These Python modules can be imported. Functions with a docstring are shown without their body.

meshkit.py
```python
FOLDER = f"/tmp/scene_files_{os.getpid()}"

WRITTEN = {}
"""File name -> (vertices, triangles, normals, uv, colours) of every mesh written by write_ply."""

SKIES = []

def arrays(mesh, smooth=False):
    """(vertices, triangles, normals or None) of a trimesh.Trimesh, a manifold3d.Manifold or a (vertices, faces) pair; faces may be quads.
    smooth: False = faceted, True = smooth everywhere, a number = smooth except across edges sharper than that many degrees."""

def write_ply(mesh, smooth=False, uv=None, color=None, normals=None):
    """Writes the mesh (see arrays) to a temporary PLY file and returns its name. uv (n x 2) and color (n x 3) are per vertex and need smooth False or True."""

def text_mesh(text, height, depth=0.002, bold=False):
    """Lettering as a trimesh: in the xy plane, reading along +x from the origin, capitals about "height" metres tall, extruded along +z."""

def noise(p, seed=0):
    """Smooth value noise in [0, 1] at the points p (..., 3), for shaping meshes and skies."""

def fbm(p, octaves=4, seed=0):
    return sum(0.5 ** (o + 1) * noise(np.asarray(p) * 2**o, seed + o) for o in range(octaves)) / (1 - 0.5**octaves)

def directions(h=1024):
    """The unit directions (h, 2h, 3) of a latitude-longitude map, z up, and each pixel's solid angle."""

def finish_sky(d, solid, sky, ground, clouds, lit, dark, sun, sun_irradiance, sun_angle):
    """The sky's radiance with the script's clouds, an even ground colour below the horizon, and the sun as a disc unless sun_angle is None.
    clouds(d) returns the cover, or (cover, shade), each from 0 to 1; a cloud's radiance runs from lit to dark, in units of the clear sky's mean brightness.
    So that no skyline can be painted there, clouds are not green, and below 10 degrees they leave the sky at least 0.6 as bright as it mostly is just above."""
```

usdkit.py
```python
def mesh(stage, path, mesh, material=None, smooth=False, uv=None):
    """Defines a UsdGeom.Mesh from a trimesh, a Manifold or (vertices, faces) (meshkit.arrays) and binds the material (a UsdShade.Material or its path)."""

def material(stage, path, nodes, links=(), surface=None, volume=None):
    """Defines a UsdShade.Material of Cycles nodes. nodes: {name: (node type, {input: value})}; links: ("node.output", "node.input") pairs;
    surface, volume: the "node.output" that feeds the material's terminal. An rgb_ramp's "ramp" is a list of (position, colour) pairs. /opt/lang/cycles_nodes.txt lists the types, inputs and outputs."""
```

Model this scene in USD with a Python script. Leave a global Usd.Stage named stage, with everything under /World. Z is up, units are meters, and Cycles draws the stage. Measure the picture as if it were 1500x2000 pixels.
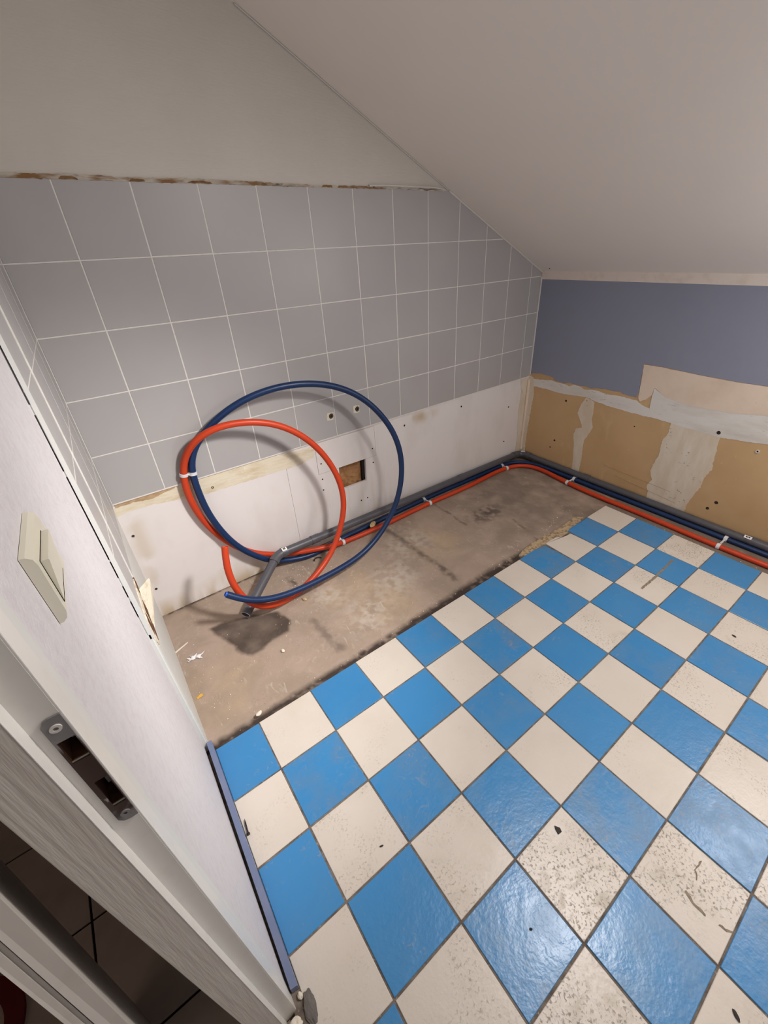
"""A loft corner stripped for renovation: tiled gable wall, bare boards, conduit loops and a blue and cream tiled floor."""
import math, random
import numpy as np, trimesh, manifold3d
import shapely
from shapely.geometry import Polygon, box as sbox, Point
from shapely import affinity
from scipy.interpolate import CubicSpline
import meshkit, usdkit
from pxr import Usd, UsdGeom, UsdLux, UsdShade, Gf, Sdf, Vt

random.seed(7)
RNG = np.random.default_rng(11)
stage = Usd.Stage.CreateInMemory()
UsdGeom.SetStageUpAxis(stage, "Z")
UsdGeom.SetStageMetersPerUnit(stage, 1.0)
UsdGeom.Xform.Define(stage, "/World")

# ---------------------------------------------------------------- camera
cam = UsdGeom.Camera.Define(stage, "/World/camera")
right = (0.79481776, -0.60518779, -0.04486057)
up = (0.34385081, 0.38821357, 0.85501862)
back = (-0.50003135, -0.69500933, 0.51665335)
eye = (-0.1356, -1.7475, 1.3692)
cam.AddTransformOp().Set(Gf.Matrix4d(*right, 0, *up, 0, *back, 0, *eye, 1))
cam.CreateHorizontalApertureAttr(36.0)
cam.CreateVerticalApertureAttr(48.0)
cam.CreateFocalLengthAttr(824.94 / 1500 * 36)
cam.CreateHorizontalApertureOffsetAttr(-18.84 / 1500 * 36)
cam.CreateVerticalApertureOffsetAttr(-21.44 / 1500 * 36)
cam.CreateClippingRangeAttr((0.02, 100.0))
cam.CreateExposureAttr(0.0)

# ---------------------------------------------------------------- light: unseen recessed lamp in the roof slope, unseen globe to the right
SLOPE = 0.488


def zroof(x):
    return 1.199 + SLOPE * (2.301 - x)


LAMP = (0.965, -1.58, zroof(0.965))
LAMP_RADIUS = 0.10
LAMP_COLOR = (1.0, 0.965, 0.93)
LENS_POWER = 144.0          # the lamp's soft glow
BEAM_POWER = 340.0          # unseen lamp's beam, aimed to brighten the corner with the conduits
BEAM_CONE = 32.0
AIM = (-0.12, -0.32, 0.28)
UNSEEN_GLOBE = (1.7, -2.0, 1.25)  # unseen globe lamp, out of view, placed to brighten the right wall
UNSEEN_GLOBE_RADIUS = 0.16
UNSEEN_GLOBE_POWER = 16.5

T_PAINT_LOW = [[-0.0111,0.5995],[-0.0859,0.6111],[-0.1818,0.6037],[-0.1903,0.5873],[-0.2687,0.5829],[-0.299,0.5935],[-0.328,0.5897],[-0.3665,0.5878],[-0.4031,0.592],[-0.4407,0.5872],[-0.4844,0.5961],[-0.5282,0.599],[-0.5838,0.5986],[-0.6217,0.6036],[-0.6356,0.5948],[-0.6744,0.5914],[-0.7105,0.5907],[-0.7181,0.621],[-0.7151,0.6655],[-0.7102,0.7062],[-0.711,0.7403],[-0.7034,0.77],[-0.7098,0.771],[-0.7957,0.7717],[-0.9242,0.7653],[-0.9847,0.7622],[-1.0619,0.7604],[-1.1334,0.7582],[-1.1988,0.7587],[-1.2511,0.7615]]
T_BAND_TOP = [[-0.0309,0.5658],[-0.1064,0.5745],[-0.1722,0.5822],[-0.2259,0.5762],[-0.2696,0.5782],[-0.3002,0.5682],[-0.3292,0.5835],[-0.3675,0.583],[-0.4042,0.5703],[-0.4377,0.5782],[-0.5042,0.5788],[-0.5437,0.572],[-0.5862,0.5752],[-0.6337,0.5781],[-0.6784,0.5748],[-0.7149,0.5743],[-0.7452,0.558],[-0.7749,0.5506],[-0.7917,0.5489]]
T_BAND_LOW = [[-0.0435,0.5211],[-0.1479,0.5207],[-0.2028,0.5153],[-0.2665,0.5156],[-0.3412,0.5219],[-0.4297,0.5285],[-0.4787,0.5174],[-0.5762,0.5071],[-0.6818,0.5011],[-0.7824,0.4998],[-0.8555,0.5014],[-0.9245,0.497],[-0.9938,0.4908],[-1.0898,0.4879],[-1.1496,0.4848],[-1.2207,0.4924],[-1.2709,0.4975],[-1.3368,0.5081]]
T_PATCH = [[-0.7079,0.768],[-0.7963,0.7692],[-0.9248,0.7629],[-0.9854,0.7599],[-1.0627,0.7581],[-1.1342,0.756],[-1.1995,0.7565],[-1.2518,0.7593],[-1.2939,0.6349],[-1.1811,0.6159],[-1.0754,0.61],[-0.9837,0.6089],[-0.8565,0.623],[-0.7916,0.6614],[-0.7869,0.6188],[-0.7643,0.5912],[-0.7357,0.5732],[-0.7236,0.5878],[-0.72,0.6243],[-0.7177,0.666],[-0.7134,0.7149]]
T_WHITE = [[-0.7923,0.6588],[-0.8558,0.6256],[-0.983,0.6114],[-1.0747,0.6124],[-1.1804,0.6182],[-1.2932,0.6371],[-1.3306,0.5265],[-1.2616,0.5259],[-1.2115,0.5213],[-1.1398,0.5162],[-1.0829,0.5106],[-0.9871,0.5141],[-0.9179,0.5208],[-0.849,0.5257],[-0.7939,0.5407],[-0.79,0.597]]
T_VBAND = [[-0.9177,0.5094],[-0.9195,0.4405],[-0.903,0.3847],[-0.9069,0.3402],[-0.9086,0.3035],[-0.8959,0.2578],[-0.8862,0.2089],[-0.9097,0.1518],[-0.8916,0.1106],[-0.9073,0.0726],[-0.913,0.005],[-0.9964,0.0083],[-1.1131,0.0125],[-1.1169,0.0815],[-1.1291,0.136],[-1.1459,0.1971],[-1.1485,0.2536],[-1.1657,0.3141],[-1.1566,0.3889],[-1.1499,0.4622],[-1.15,0.4976],[-1.0646,0.4943],[-0.9908,0.5012]]
T_STRIP = [[-0.4252,0.5275],[-0.3993,0.4765],[-0.3866,0.4172],[-0.414,0.3773],[-0.4348,0.3355],[-0.3955,0.3174],[-0.3861,0.2726],[-0.4,0.2198],[-0.4078,0.1606],[-0.4158,0.1002],[-0.4201,-0.0013],[-0.4689,0.0022],[-0.4699,0.1268],[-0.4621,0.2535],[-0.4883,0.3133],[-0.5034,0.3549],[-0.4838,0.3993],[-0.4867,0.4426],[-0.48,0.5113]]
T_CORNERR = [[-0.0355,0.5734],[-0.0513,0.4694],[-0.041,0.3408],[-0.0365,0.2228],[-0.0323,0.1593],[-0.0335,0.0227]]
T_CORNERL = [[2.2121,0.5831],[2.2391,0.4881],[2.2305,0.3462],[2.249,0.1662],[2.2488,0.0254]]
T_SCREWSR = [[-0.2949,0.4754],[-0.259,0.194],[-0.2345,0.1371],[-1.2377,0.1477],[-1.2108,0.1003],[-1.138,0.5076],[-0.7408,0.4282]]
T_PLUGR = [[-1.3121,0.4644]]
T_SCREWSB = [[0.1733,0.5164],[-0.1674,0.4206],[-0.1693,0.1388],[1.2284,0.5141],[1.6695,0.5169],[2.1194,0.4059],[2.1058,0.1608],[0.6501,0.5387],[0.6937,0.4555],[0.6896,0.37],[0.6863,0.3083],[1.004,0.4437],[1.0037,0.3615],[0.9059,0.1586],[0.9476,0.1588]]
T_PLUGS = [[0.7742,0.6848],[0.9232,0.6841]]
T_PATCHB = [[0.674,0.5664],[0.6738,0.402],[1.0239,0.3982],[1.0244,0.566]]
T_HOLE = [[0.7906,0.4012],[0.9559,0.3987],[0.9503,0.2696],[0.7826,0.2716]]
T_RESID = [[-0.1885,0.561],[0.0433,0.5728],[0.1991,0.5745],[0.3813,0.5751],[0.6746,0.5558],[0.6605,0.503],[0.5719,0.4854],[0.4957,0.4896],[0.3871,0.4913],[0.2387,0.4948],[0.1104,0.4993],[0.0356,0.5127],[-0.0583,0.5262],[-0.1501,0.5285],[-0.1913,0.5225]]
T_TORN = [[-0.1813,0.5718],[-0.1343,0.5758],[-0.0411,0.5811],[0.0471,0.5857],[0.0312,0.5654],[-0.009,0.5617],[-0.0503,0.5517],[-0.1038,0.5589],[-0.1483,0.5606],[-0.1787,0.5592]]
T_BOARDSEAM = [[0.5072,0.5467],[0.518,0.2902]]
T_CORN = [[0.1542,-0.5263],[-0.0282,-0.7356],[0.3576,-0.3167],[0.3288,-0.2796],[-0.1349,-0.3246],[-0.1728,-0.518],[0.5509,-0.0723],[-0.1756,-0.2488],[-0.1738,-0.0915],[-0.0118,-0.2144]]
T_FLOORBITS = [[-0.1957,-1.0618],[0.4815,-1.5689],[0.2657,-1.6449],[0.4873,-1.9775],[0.0853,-1.3019],[1.5711,-1.6106],[-0.2018,-1.4255],[-0.1863,-1.4239],[-0.1882,-1.4038],[0.5016,-1.7095],[-0.195,-1.3548]]
T_WET = [[-0.0401,-0.2133],[0.0216,-0.2155],[0.1035,-0.2447],[0.2233,-0.3045],[0.2474,-0.3913],[0.2152,-0.4392],[0.1424,-0.4358],[0.0881,-0.4589],[0.048,-0.4618],[0.0204,-0.4098],[-0.0031,-0.3228],[-0.0282,-0.2668]]
T_DARK1 = [[0.9826,-0.1194],[0.9868,-0.3127],[0.9909,-0.5126],[0.9886,-0.6613]]
T_DARK2 = [[1.479,-0.2274],[1.6628,-0.3501],[1.5761,-0.4631],[1.4291,-0.4193]]
T_DARK3 = [[0.3201,-0.463],[0.3367,-0.5681],[0.3441,-0.6594]]
T_DARK4 = [[0.3658,-0.1352],[0.3689,-0.1861]]
T_LINE5 = [[1.3708,-0.0921],[1.3523,-0.3731]]
T_LINE6 = [[1.5946,-0.5149],[1.5347,-0.7241]]
T_PALE = [[0.7625,-0.4703],[1.0013,-0.295],[0.4588,-0.3534],[0.5344,-0.5833]]
T_TAN = [[1.106,-0.3852],[0.5514,-0.3862],[-0.069,-0.5481],[0.6409,-0.5915]]
T_MORTAR = [[1.4064,-0.7309],[1.5133,-0.7238],[1.5961,-0.728],[1.6962,-0.7386],[1.803,-0.7315],[1.8651,-0.7301]]
T_BROKENTILE = [[1.5228,-0.7709],[1.6157,-0.7791],[1.672,-0.8094],[1.7149,-0.809]]
T_BLUE = [[2.242,-2.75,0.0028],[2.242,-1.5,0.0028],[2.243,-0.95,0.0028],[2.248,-0.45,0.0028],[2.246,-0.22,0.0028],[2.222,-0.115,0.0028],[2.17,-0.058,0.0028],[2.08,-0.036,0.0028],[1.95,-0.03,0.0028],[1.802,-0.0278,0.0028],[1.3631,-0.0192,0.0028],[1.0264,-0.0263,0.0028],[0.8425,-0.0324,0.0028],[0.7034,-0.0401,0.0028],[0.6003,-0.0535,0.0028],[0.5208,-0.0597,0.0028],[0.4441,-0.039,0.0099],[0.3522,-0.039,0.0452],[0.273,-0.039,0.1126],[0.196,-0.039,0.2129],[0.1441,-0.038,0.3315],[0.1143,-0.032,0.4609],[0.108,-0.028,0.5848],[0.1146,-0.026,0.6629],[0.1507,-0.028,0.7302],[0.2101,-0.042,0.7887],[0.289,-0.058,0.842],[0.3748,-0.072,0.8769],[0.5025,-0.088,0.8982],[0.6331,-0.102,0.8908],[0.7683,-0.118,0.8505],[0.8815,-0.14,0.7769],[0.9566,-0.167,0.6869],[1.0095,-0.19,0.5831],[1.0314,-0.208,0.4671],[1.0182,-0.222,0.3464],[0.9628,-0.238,0.2222],[0.8749,-0.255,0.1324],[0.7609,-0.272,0.0666],[0.6333,-0.29,0.0459],[0.4937,-0.308,0.051],[0.3535,-0.326,0.0668],[0.2419,-0.336,0.0901],[0.1558,-0.338,0.1247],[0.0916,-0.332,0.1691],[0.0502,-0.315,0.2073]]
T_RED = [[2.15,-2.75,0.0028],[2.1493,-1.5319,0.0028],[2.147,-1.3522,0.0028],[2.1575,-0.9525,0.0028],[2.1727,-0.4963,0.0028],[2.194,-0.35,0.0028],[2.206,-0.24,0.0028],[2.1715,-0.1338,0.0028],[2.0322,-0.0768,0.0028],[1.7438,-0.0826,0.0028],[1.3162,-0.0759,0.0028],[0.9855,-0.0823,0.0028],[0.8127,-0.078,0.0028],[0.7107,-0.0713,0.003],[0.6162,-0.088,0.032],[0.5382,-0.066,0.0381],[0.4525,-0.034,0.0427],[0.3674,-0.013,0.0639],[0.2731,-0.008,0.1158],[0.1915,-0.009,0.2007],[0.1247,-0.012,0.3127],[0.0816,-0.016,0.4413],[0.0702,-0.02,0.5717],[0.0823,-0.022,0.6496],[0.1096,-0.042,0.7147],[0.154,-0.069,0.768],[0.2141,-0.088,0.7965],[0.2866,-0.096,0.8023],[0.3732,-0.108,0.7912],[0.4415,-0.116,0.7688],[0.5101,-0.124,0.7277],[0.5804,-0.13,0.6627],[0.644,-0.138,0.5716],[0.6866,-0.148,0.4717],[0.7063,-0.158,0.3629],[0.6916,-0.17,0.257],[0.6445,-0.184,0.1628],[0.582,-0.202,0.0833],[0.4938,-0.228,0.0335],[0.3884,-0.264,0.0115],[0.29,-0.288,0.0089],[0.2085,-0.303,0.0312],[0.1461,-0.308,0.0783],[0.1075,-0.3,0.1411],[0.0894,-0.286,0.2073],[0.0881,-0.266,0.2847],[0.1086,-0.24,0.373]]
T_CLIPS = [[0.0891,-0.024,0.6204],[0.7133,-0.067,0.0028],[1.3386,-0.0472,0.0028],[2.0546,-0.0487,0.0028],[2.1965,-0.4807,0.0028],[2.1672,-1.3473,0.0028]]
T_COLS = [None,(-0.0479,0.013),(0.1493,0.0088),(0.3441,0.0076),(0.5397,0.0057),(0.7334,0.0046),(0.9277,0.012),(1.1244,0.0096),(1.3168,0.0083),(1.5126,0.0085),(1.705,0.0024),(1.9057,0.013),(2.0956,0.013)]
T_ROWS = [(-0.7679,-0.0079),(-0.9548,-0.0069),(-1.1498,-0.0078),(-1.346,-0.0071),(-1.5407,-0.0048),(-1.7357,-0.005),(-1.9296,0.0)]

# ---------------------------------------------------------------- helpers
USED = {}


def S(r, g, b):
    return tuple(((c / 255) / 12.92 if c / 255 <= 0.04045 else ((c / 255 + 0.055) / 1.055) ** 2.4) for c in (r, g, b))


def path_for(name, parent):
    base = (parent.GetPath().pathString if parent else "/World") + "/" + name
    n = USED.get(base, 0)
    USED[base] = n + 1
    return base if n == 0 else f"{base}_{n:03d}"


def put(prim, label=None, cat=None, group=None, kind=None):
    for k, v in (("label", label), ("category", cat), ("group", group), ("kind", kind)):
        if v:
            prim.SetCustomDataByKey(k, v)
    return prim


def thing(name, label, cat, group=None, kind=None, loc=None):
    x = UsdGeom.Xform.Define(stage, path_for(name, None))
    if loc is not None:
        x.AddTranslateOp().Set(Gf.Vec3d(*map(float, loc)))
    return put(x.GetPrim(), label, cat, group, kind)


def obj(name, mesh, mat, parent=None, label=None, cat=None, group=None, kind=None, smooth=False):
    m = usdkit.mesh(stage, path_for(name, parent), mesh, mat, smooth=smooth)
    return put(m.GetPrim(), label, cat, group, kind)


def box(x0, x1, y0, y1, z0, z1):
    m = trimesh.creation.box([x1 - x0, y1 - y0, z1 - z0])
    m.apply_translation([(x0 + x1) / 2, (y0 + y1) / 2, (z0 + z1) / 2])
    return m


def hexa(v):
    """v: 8 corners, bottom ring of four then top ring of four"""
    f = [[0, 3, 2, 1], [4, 5, 6, 7], [0, 1, 5, 4], [1, 2, 6, 5], [2, 3, 7, 6], [3, 0, 4, 7]]
    v = np.asarray(v, float)
    t = trimesh.Trimesh(v, np.vstack([[q[0], q[1], q[2]] for q in f] + [[q[0], q[2], q[3]] for q in f]), process=False)
    if t.volume < 0:
        t.invert()
    return t


def cat(*m):
    return trimesh.util.concatenate([x for x in m])


def extrude(poly, h):
    geoms = [g for g in getattr(poly, "geoms", [poly]) if g.geom_type == "Polygon" and g.area > 1e-8]
    return cat(*[trimesh.creation.extrude_polygon(g, h, engine="earcut") for g in geoms])


def on_back(poly, y_front, thick):
    """polygon in (x, z) set on the gable wall, its front face at y_front and its body behind it"""
    m = extrude(poly, thick)
    v = m.vertices
    m = trimesh.Trimesh(np.c_[v[:, 0], y_front + (thick - v[:, 2]), v[:, 1]], m.faces[:, ::1], process=False)
    if m.volume < 0:
        m.invert()
    return m


def on_right(poly, x_front, thick):
    """polygon in (y, z) set on the low wall, front face at x_front"""
    m = extrude(poly, thick)
    v = m.vertices
    m = trimesh.Trimesh(np.c_[x_front + (thick - v[:, 2]), v[:, 0], v[:, 1]], m.faces, process=False)
    if m.volume < 0:
        m.invert()
    return m


def rough(pts, step=0.006, amp=0.003, seed=0, close=True):
    """a torn outline: the polygon's edge resampled and shaken with noise"""
    p = np.asarray(pts, float)
    q = np.vstack([p, p[:1]]) if close else p
    d = np.r_[0, np.cumsum(np.linalg.norm(np.diff(q, axis=0), axis=1))]
    s = np.linspace(0, d[-1], max(8, int(d[-1] / step)), endpoint=not close)
    r = np.c_[np.interp(s, d, q[:, 0]), np.interp(s, d, q[:, 1])]
    n = np.c_[meshkit.fbm(np.c_[r * 90, np.zeros(len(r)) + seed], 3, seed), meshkit.fbm(np.c_[r * 90, np.zeros(len(r)) + seed + 9], 3, seed + 5)] - 0.5
    return r + n * 2 * amp


def torn(pts, step=0.006, amp=0.003, seed=0):
    g = Polygon(rough(pts, step, amp, seed)).buffer(0)
    return g


def spline(pts, step):
    p = np.asarray(pts, float)
    d = np.r_[0, np.cumsum(np.linalg.norm(np.diff(p, axis=0), axis=1))]
    cs = CubicSpline(d, p)
    t = np.linspace(0, d[-1], 2000)
    q = cs(t)
    # gentle smoothing of the traced points
    k = 61
    w = np.hanning(k)
    w /= w.sum()
    qq = np.stack([np.convolve(np.pad(q[:, i], k // 2, mode="reflect", reflect_type="odd"), w, "valid") for i in range(3)], 1)
    d = np.r_[0, np.cumsum(np.linalg.norm(np.diff(qq, axis=0), axis=1))]
    n = int(d[-1] / step)
    s = np.linspace(0, d[-1], n)
    return np.stack([np.interp(s, d, qq[:, i]) for i in range(3)], 1)


def frames(p):
    t = np.gradient(p, axis=0)
    t /= np.linalg.norm(t, axis=1, keepdims=True)
    u = np.zeros_like(p)
    a = np.cross(t[0], [0.13, 0.2, 0.97])
    u[0] = a / np.linalg.norm(a)
    for i in range(1, len(p)):
        b = u[i - 1] - t[i] * np.dot(u[i - 1], t[i])
        u[i] = b / np.linalg.norm(b)
    return t, u, np.cross(t, u)


def tube(p, radius, seg=14, caps=True):
    p = np.asarray(p, float)
    t, u, w = frames(p)
    r = np.broadcast_to(np.asarray(radius, float), (len(p),))
    a = np.linspace(0, 2 * np.pi, seg, endpoint=False)
    v = p[:, None] + r[:, None, None] * (np.cos(a)[None, :, None] * u[:, None] + np.sin(a)[None, :, None] * w[:, None])
    n = len(p)
    i, j = np.meshgrid(np.arange(n - 1), np.arange(seg), indexing="ij")
    q = np.stack([i * seg + j, i * seg + (j + 1) % seg, (i + 1) * seg + (j + 1) % seg, (i + 1) * seg + j], -1).reshape(-1, 4)
    f = np.vstack([q[:, [0, 1, 2]], q[:, [0, 2, 3]]])
    v = v.reshape(-1, 3)
    if caps:
        v = np.vstack([v, p[0], p[-1]])
        k = np.arange(seg)
        f = np.vstack([f, np.c_[np.full(seg, n * seg), (k + 1) % seg, k], np.c_[np.full(seg, n * seg + 1), (n - 1) * seg + k, (n - 1) * seg + (k + 1) % seg]])
    m = trimesh.Trimesh(v, f, process=False)
    if caps and m.volume < 0:
        m.invert()
    return m


def pipe(p, ro, ri, depth=0.05, seg=28):
    """a tube whose last end is open: outer skin, rim and inner bore; ro may vary along it"""
    p = np.asarray(p, float)
    n0 = len(p)
    d = np.r_[0, np.cumsum(np.linalg.norm(np.diff(p, axis=0), axis=1))]
    back = np.linspace(d[-1], max(d[-1] - depth, d[-1] * .05), 8)
    q = np.vstack([p, np.stack([np.interp(back, d, p[:, k]) for k in range(3)], 1)])
    rr = np.r_[np.broadcast_to(np.asarray(ro, float), (n0,)), np.full(8, ri)]
    tt, u, w = frames(p)
    at = np.clip(np.searchsorted(d, back), 0, n0 - 1)
    uu, ww = np.vstack([u, u[at]]), np.vstack([w, w[at]])
    a = np.linspace(0, 2 * np.pi, seg, endpoint=False)
    v = q[:, None] + rr[:, None, None] * (np.cos(a)[None, :, None] * uu[:, None] + np.sin(a)[None, :, None] * ww[:, None])
    n = len(q)
    i, j = np.meshgrid(np.arange(n - 1), np.arange(seg), indexing="ij")
    k = np.stack([i * seg + j, i * seg + (j + 1) % seg, (i + 1) * seg + (j + 1) % seg, (i + 1) * seg + j], -1).reshape(-1, 4)
    f = np.vstack([k[:, [0, 1, 2]], k[:, [0, 2, 3]]])
    v = v.reshape(-1, 3)
    c = len(v)
    v = np.vstack([v, q[-1], q[0]])
    s = np.arange(seg)
    f = np.vstack([f, np.c_[np.full(seg, c), (n - 1) * seg + s, (n - 1) * seg + (s + 1) % seg], np.c_[np.full(seg, c + 1), (s + 1) % seg, s]])
    m = trimesh.Trimesh(v, f, process=False)
    if m.volume < 0:
        m.invert()
    return m


def blob(loc, size, seed=0, sub=2, jag=0.35):
    m = trimesh.creation.icosphere(sub, 1.0)
    v = m.vertices
    v *= (1 + jag * 2 * (meshkit.fbm(v * 1.6 + seed * 7.3, 3, seed) - 0.5))[:, None]
    m.vertices = v * np.asarray(size) / 2
    m.apply_transform(trimesh.transformations.rotation_matrix(seed * 1.7, [0, 0, 1]))
    m.apply_translation(np.asarray(loc) - [0, 0, m.bounds[0][2]])
    return m


# ---------------------------------------------------------------- materials
def mat(name, base, layers=(), rough=0.5, rough2=None, bumps=(), spec=0.5, rand=0.0, metallic=0.0, coat=0.0):
    """layers: dicts with color, and either noise (scale, lo, hi, detail, stretch, w) or attr (primvar name), strength"""
    N = {"geo": ("geometry", {}), "p": ("principled_bsdf", {"specular_ior_level": spec, "metallic": metallic, "coat_weight": coat, "roughness": rough})}
    K = []
    cur = None
    N["c0"] = ("color", {"value": base})
    cur = "c0.color"
    if rand:
        N["oi"] = ("object_info", {})
        N["rr"] = ("map_range", {"from_min": 0.0, "from_max": 1.0, "to_min": 1 - rand, "to_max": 1 + rand})
        N["rh"] = ("hsv", {"hue": 0.5, "saturation": 1.0, "fac": 1.0})
        K += [("oi.random", "rr.value"), ("rr.result", "rh.value"), (cur, "rh.color")]
        cur = "rh.color"
    masks = []
    for i, L in enumerate(layers):
        if "attr" in L:
            N[f"a{i}"] = ("attribute", {"attribute": L["attr"]})
            fac = f"a{i}.fac"
        else:
            st = L.get("stretch", (1, 1, 1))
            N[f"m{i}"] = ("mapping", {"scale": st, "location": (L.get("off", 0.0),) * 3})
            N[f"n{i}"] = ("noise_texture", {"scale": L["scale"], "detail": L.get("detail", 4.0), "roughness": L.get("nrough", 0.55), "distortion": L.get("dist", 0.0)})
            N[f"r{i}"] = ("map_range", {"from_min": L["lo"], "from_max": L["hi"], "to_min": 0.0, "to_max": 1.0, "clamp": True})
            K += [("geo.position", f"m{i}.vector"), (f"m{i}.vector", f"n{i}.vector"), (f"n{i}.fac", f"r{i}.value")]
            fac = f"r{i}.result"
            if "gate" in L:  # a second, broad noise that says where the marks gather
                g = L["gate"]
                N[f"gn{i}"] = ("noise_texture", {"scale": g[0], "detail": 2.0})
                N[f"gr{i}"] = ("map_range", {"from_min": g[1], "from_max": g[2], "to_min": 0.0, "to_max": 1.0, "clamp": True})
                N[f"gm{i}"] = ("math", {"math_type": "multiply"})
                K += [("geo.position", f"gn{i}.vector"), (f"gn{i}.fac", f"gr{i}.value"), (f"gr{i}.result", f"gm{i}.value1"), (fac, f"gm{i}.value2")]
                fac = f"gm{i}.value"
        N[f"s{i}"] = ("math", {"math_type": "multiply", "value2": L.get("strength", 1.0)})
        N[f"x{i}"] = ("mix", {"mix_type": "mix", "color2": L["color"]})
        K += [(fac, f"s{i}.value1"), (f"s{i}.value", f"x{i}.fac"), (cur, f"x{i}.color1")]
        cur = f"x{i}.color"
        if L.get("matte"):
            masks.append(f"s{i}.value")
    K.append((cur, "p.base_color"))
    if rough2 is not None and masks:
        fac = masks[0]
        for j, mk in enumerate(masks[1:]):
            N[f"mx{j}"] = ("math", {"math_type": "maximum"})
            K += [(fac, f"mx{j}.value1"), (mk, f"mx{j}.value2")]
            fac = f"mx{j}.value"
        N["rm"] = ("map_range", {"from_min": 0.0, "from_max": 1.0, "to_min": rough, "to_max": rough2, "clamp": True})
        K += [(fac, "rm.value"), ("rm.result", "p.roughness")]
    prev = None
    for i, (scale, strength, dist, st) in enumerate(bumps):
        N[f"bm{i}"] = ("mapping", {"scale": st})
        N[f"bn{i}"] = ("noise_texture", {"scale": scale, "detail": 3.0})
        N[f"b{i}"] = ("bump", {"strength": strength, "distance": dist})
        K += [("geo.position", f"bm{i}.vector"), (f"bm{i}.vector", f"bn{i}.vector"), (f"bn{i}.fac", f"b{i}.height")]
        if prev:
            K.append((prev, f"b{i}.normal"))
        prev = f"b{i}.normal"
    if prev:
        K.append((prev, "p.normal"))
    return usdkit.material(stage, f"/World/Looks/{name}", N, K, surface="p.BSDF")


I3 = (1, 1, 1)
GRIME = S(112, 100, 88)
W_UPPER = mat("painted_wallpaper", S(204, 198, 189), [dict(scale=3, lo=.4, hi=.75, color=S(195, 187, 178), strength=.6)], rough=.75, bumps=[(110, .25, .004, (0.25, 1, 2.2))])
W_CEIL = mat("slope_paint", S(240, 232, 223), [dict(scale=1.3, lo=.45, hi=.8, color=S(231, 221, 212), strength=.5)], rough=.8, bumps=[(60, .08, .003, I3)])
W_TILE = mat("grey_wall_glaze", S(174, 171, 170), [dict(scale=2.2, lo=.42, hi=.7, color=S(168, 163, 164), strength=.7)], rough=.38, spec=.4, rand=.025, bumps=[(9, .12, .006, I3)])
W_GROUT = mat("pale_grout", S(222, 218, 212), [dict(scale=40, lo=.55, hi=.8, color=S(176, 166, 156), strength=.5)], rough=.85)
W_BOARD = mat("white_board", S(226, 220, 218), [
    dict(scale=5, lo=.5, hi=.8, color=S(206, 198, 192), strength=.6, stretch=(1, 1, .5)),
    dict(scale=14, lo=.6, hi=.85, color=S(196, 182, 160), strength=.5, stretch=(1.6, 1, .25), gate=(2.1, .45, .7)),
    dict(scale=60, lo=.66, hi=.8, color=S(140, 128, 116), strength=.45, stretch=(2.4, 1, .3), gate=(3.3, .5, .7)),
    dict(attr="grime", color=S(186, 164, 128), strength=.85)], rough=.8, bumps=[(35, .06, .003, I3)])
RESIDUE = mat("yellowed_adhesive", S(222, 212, 190), [dict(scale=16, lo=.45, hi=.75, color=S(198, 176, 138), strength=.8, stretch=(.6, 1, 2)), dict(scale=70, lo=.6, hi=.75, color=S(228, 222, 210))], rough=.85, bumps=[(60, .5, .003, (.5, 1, 2))])
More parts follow.
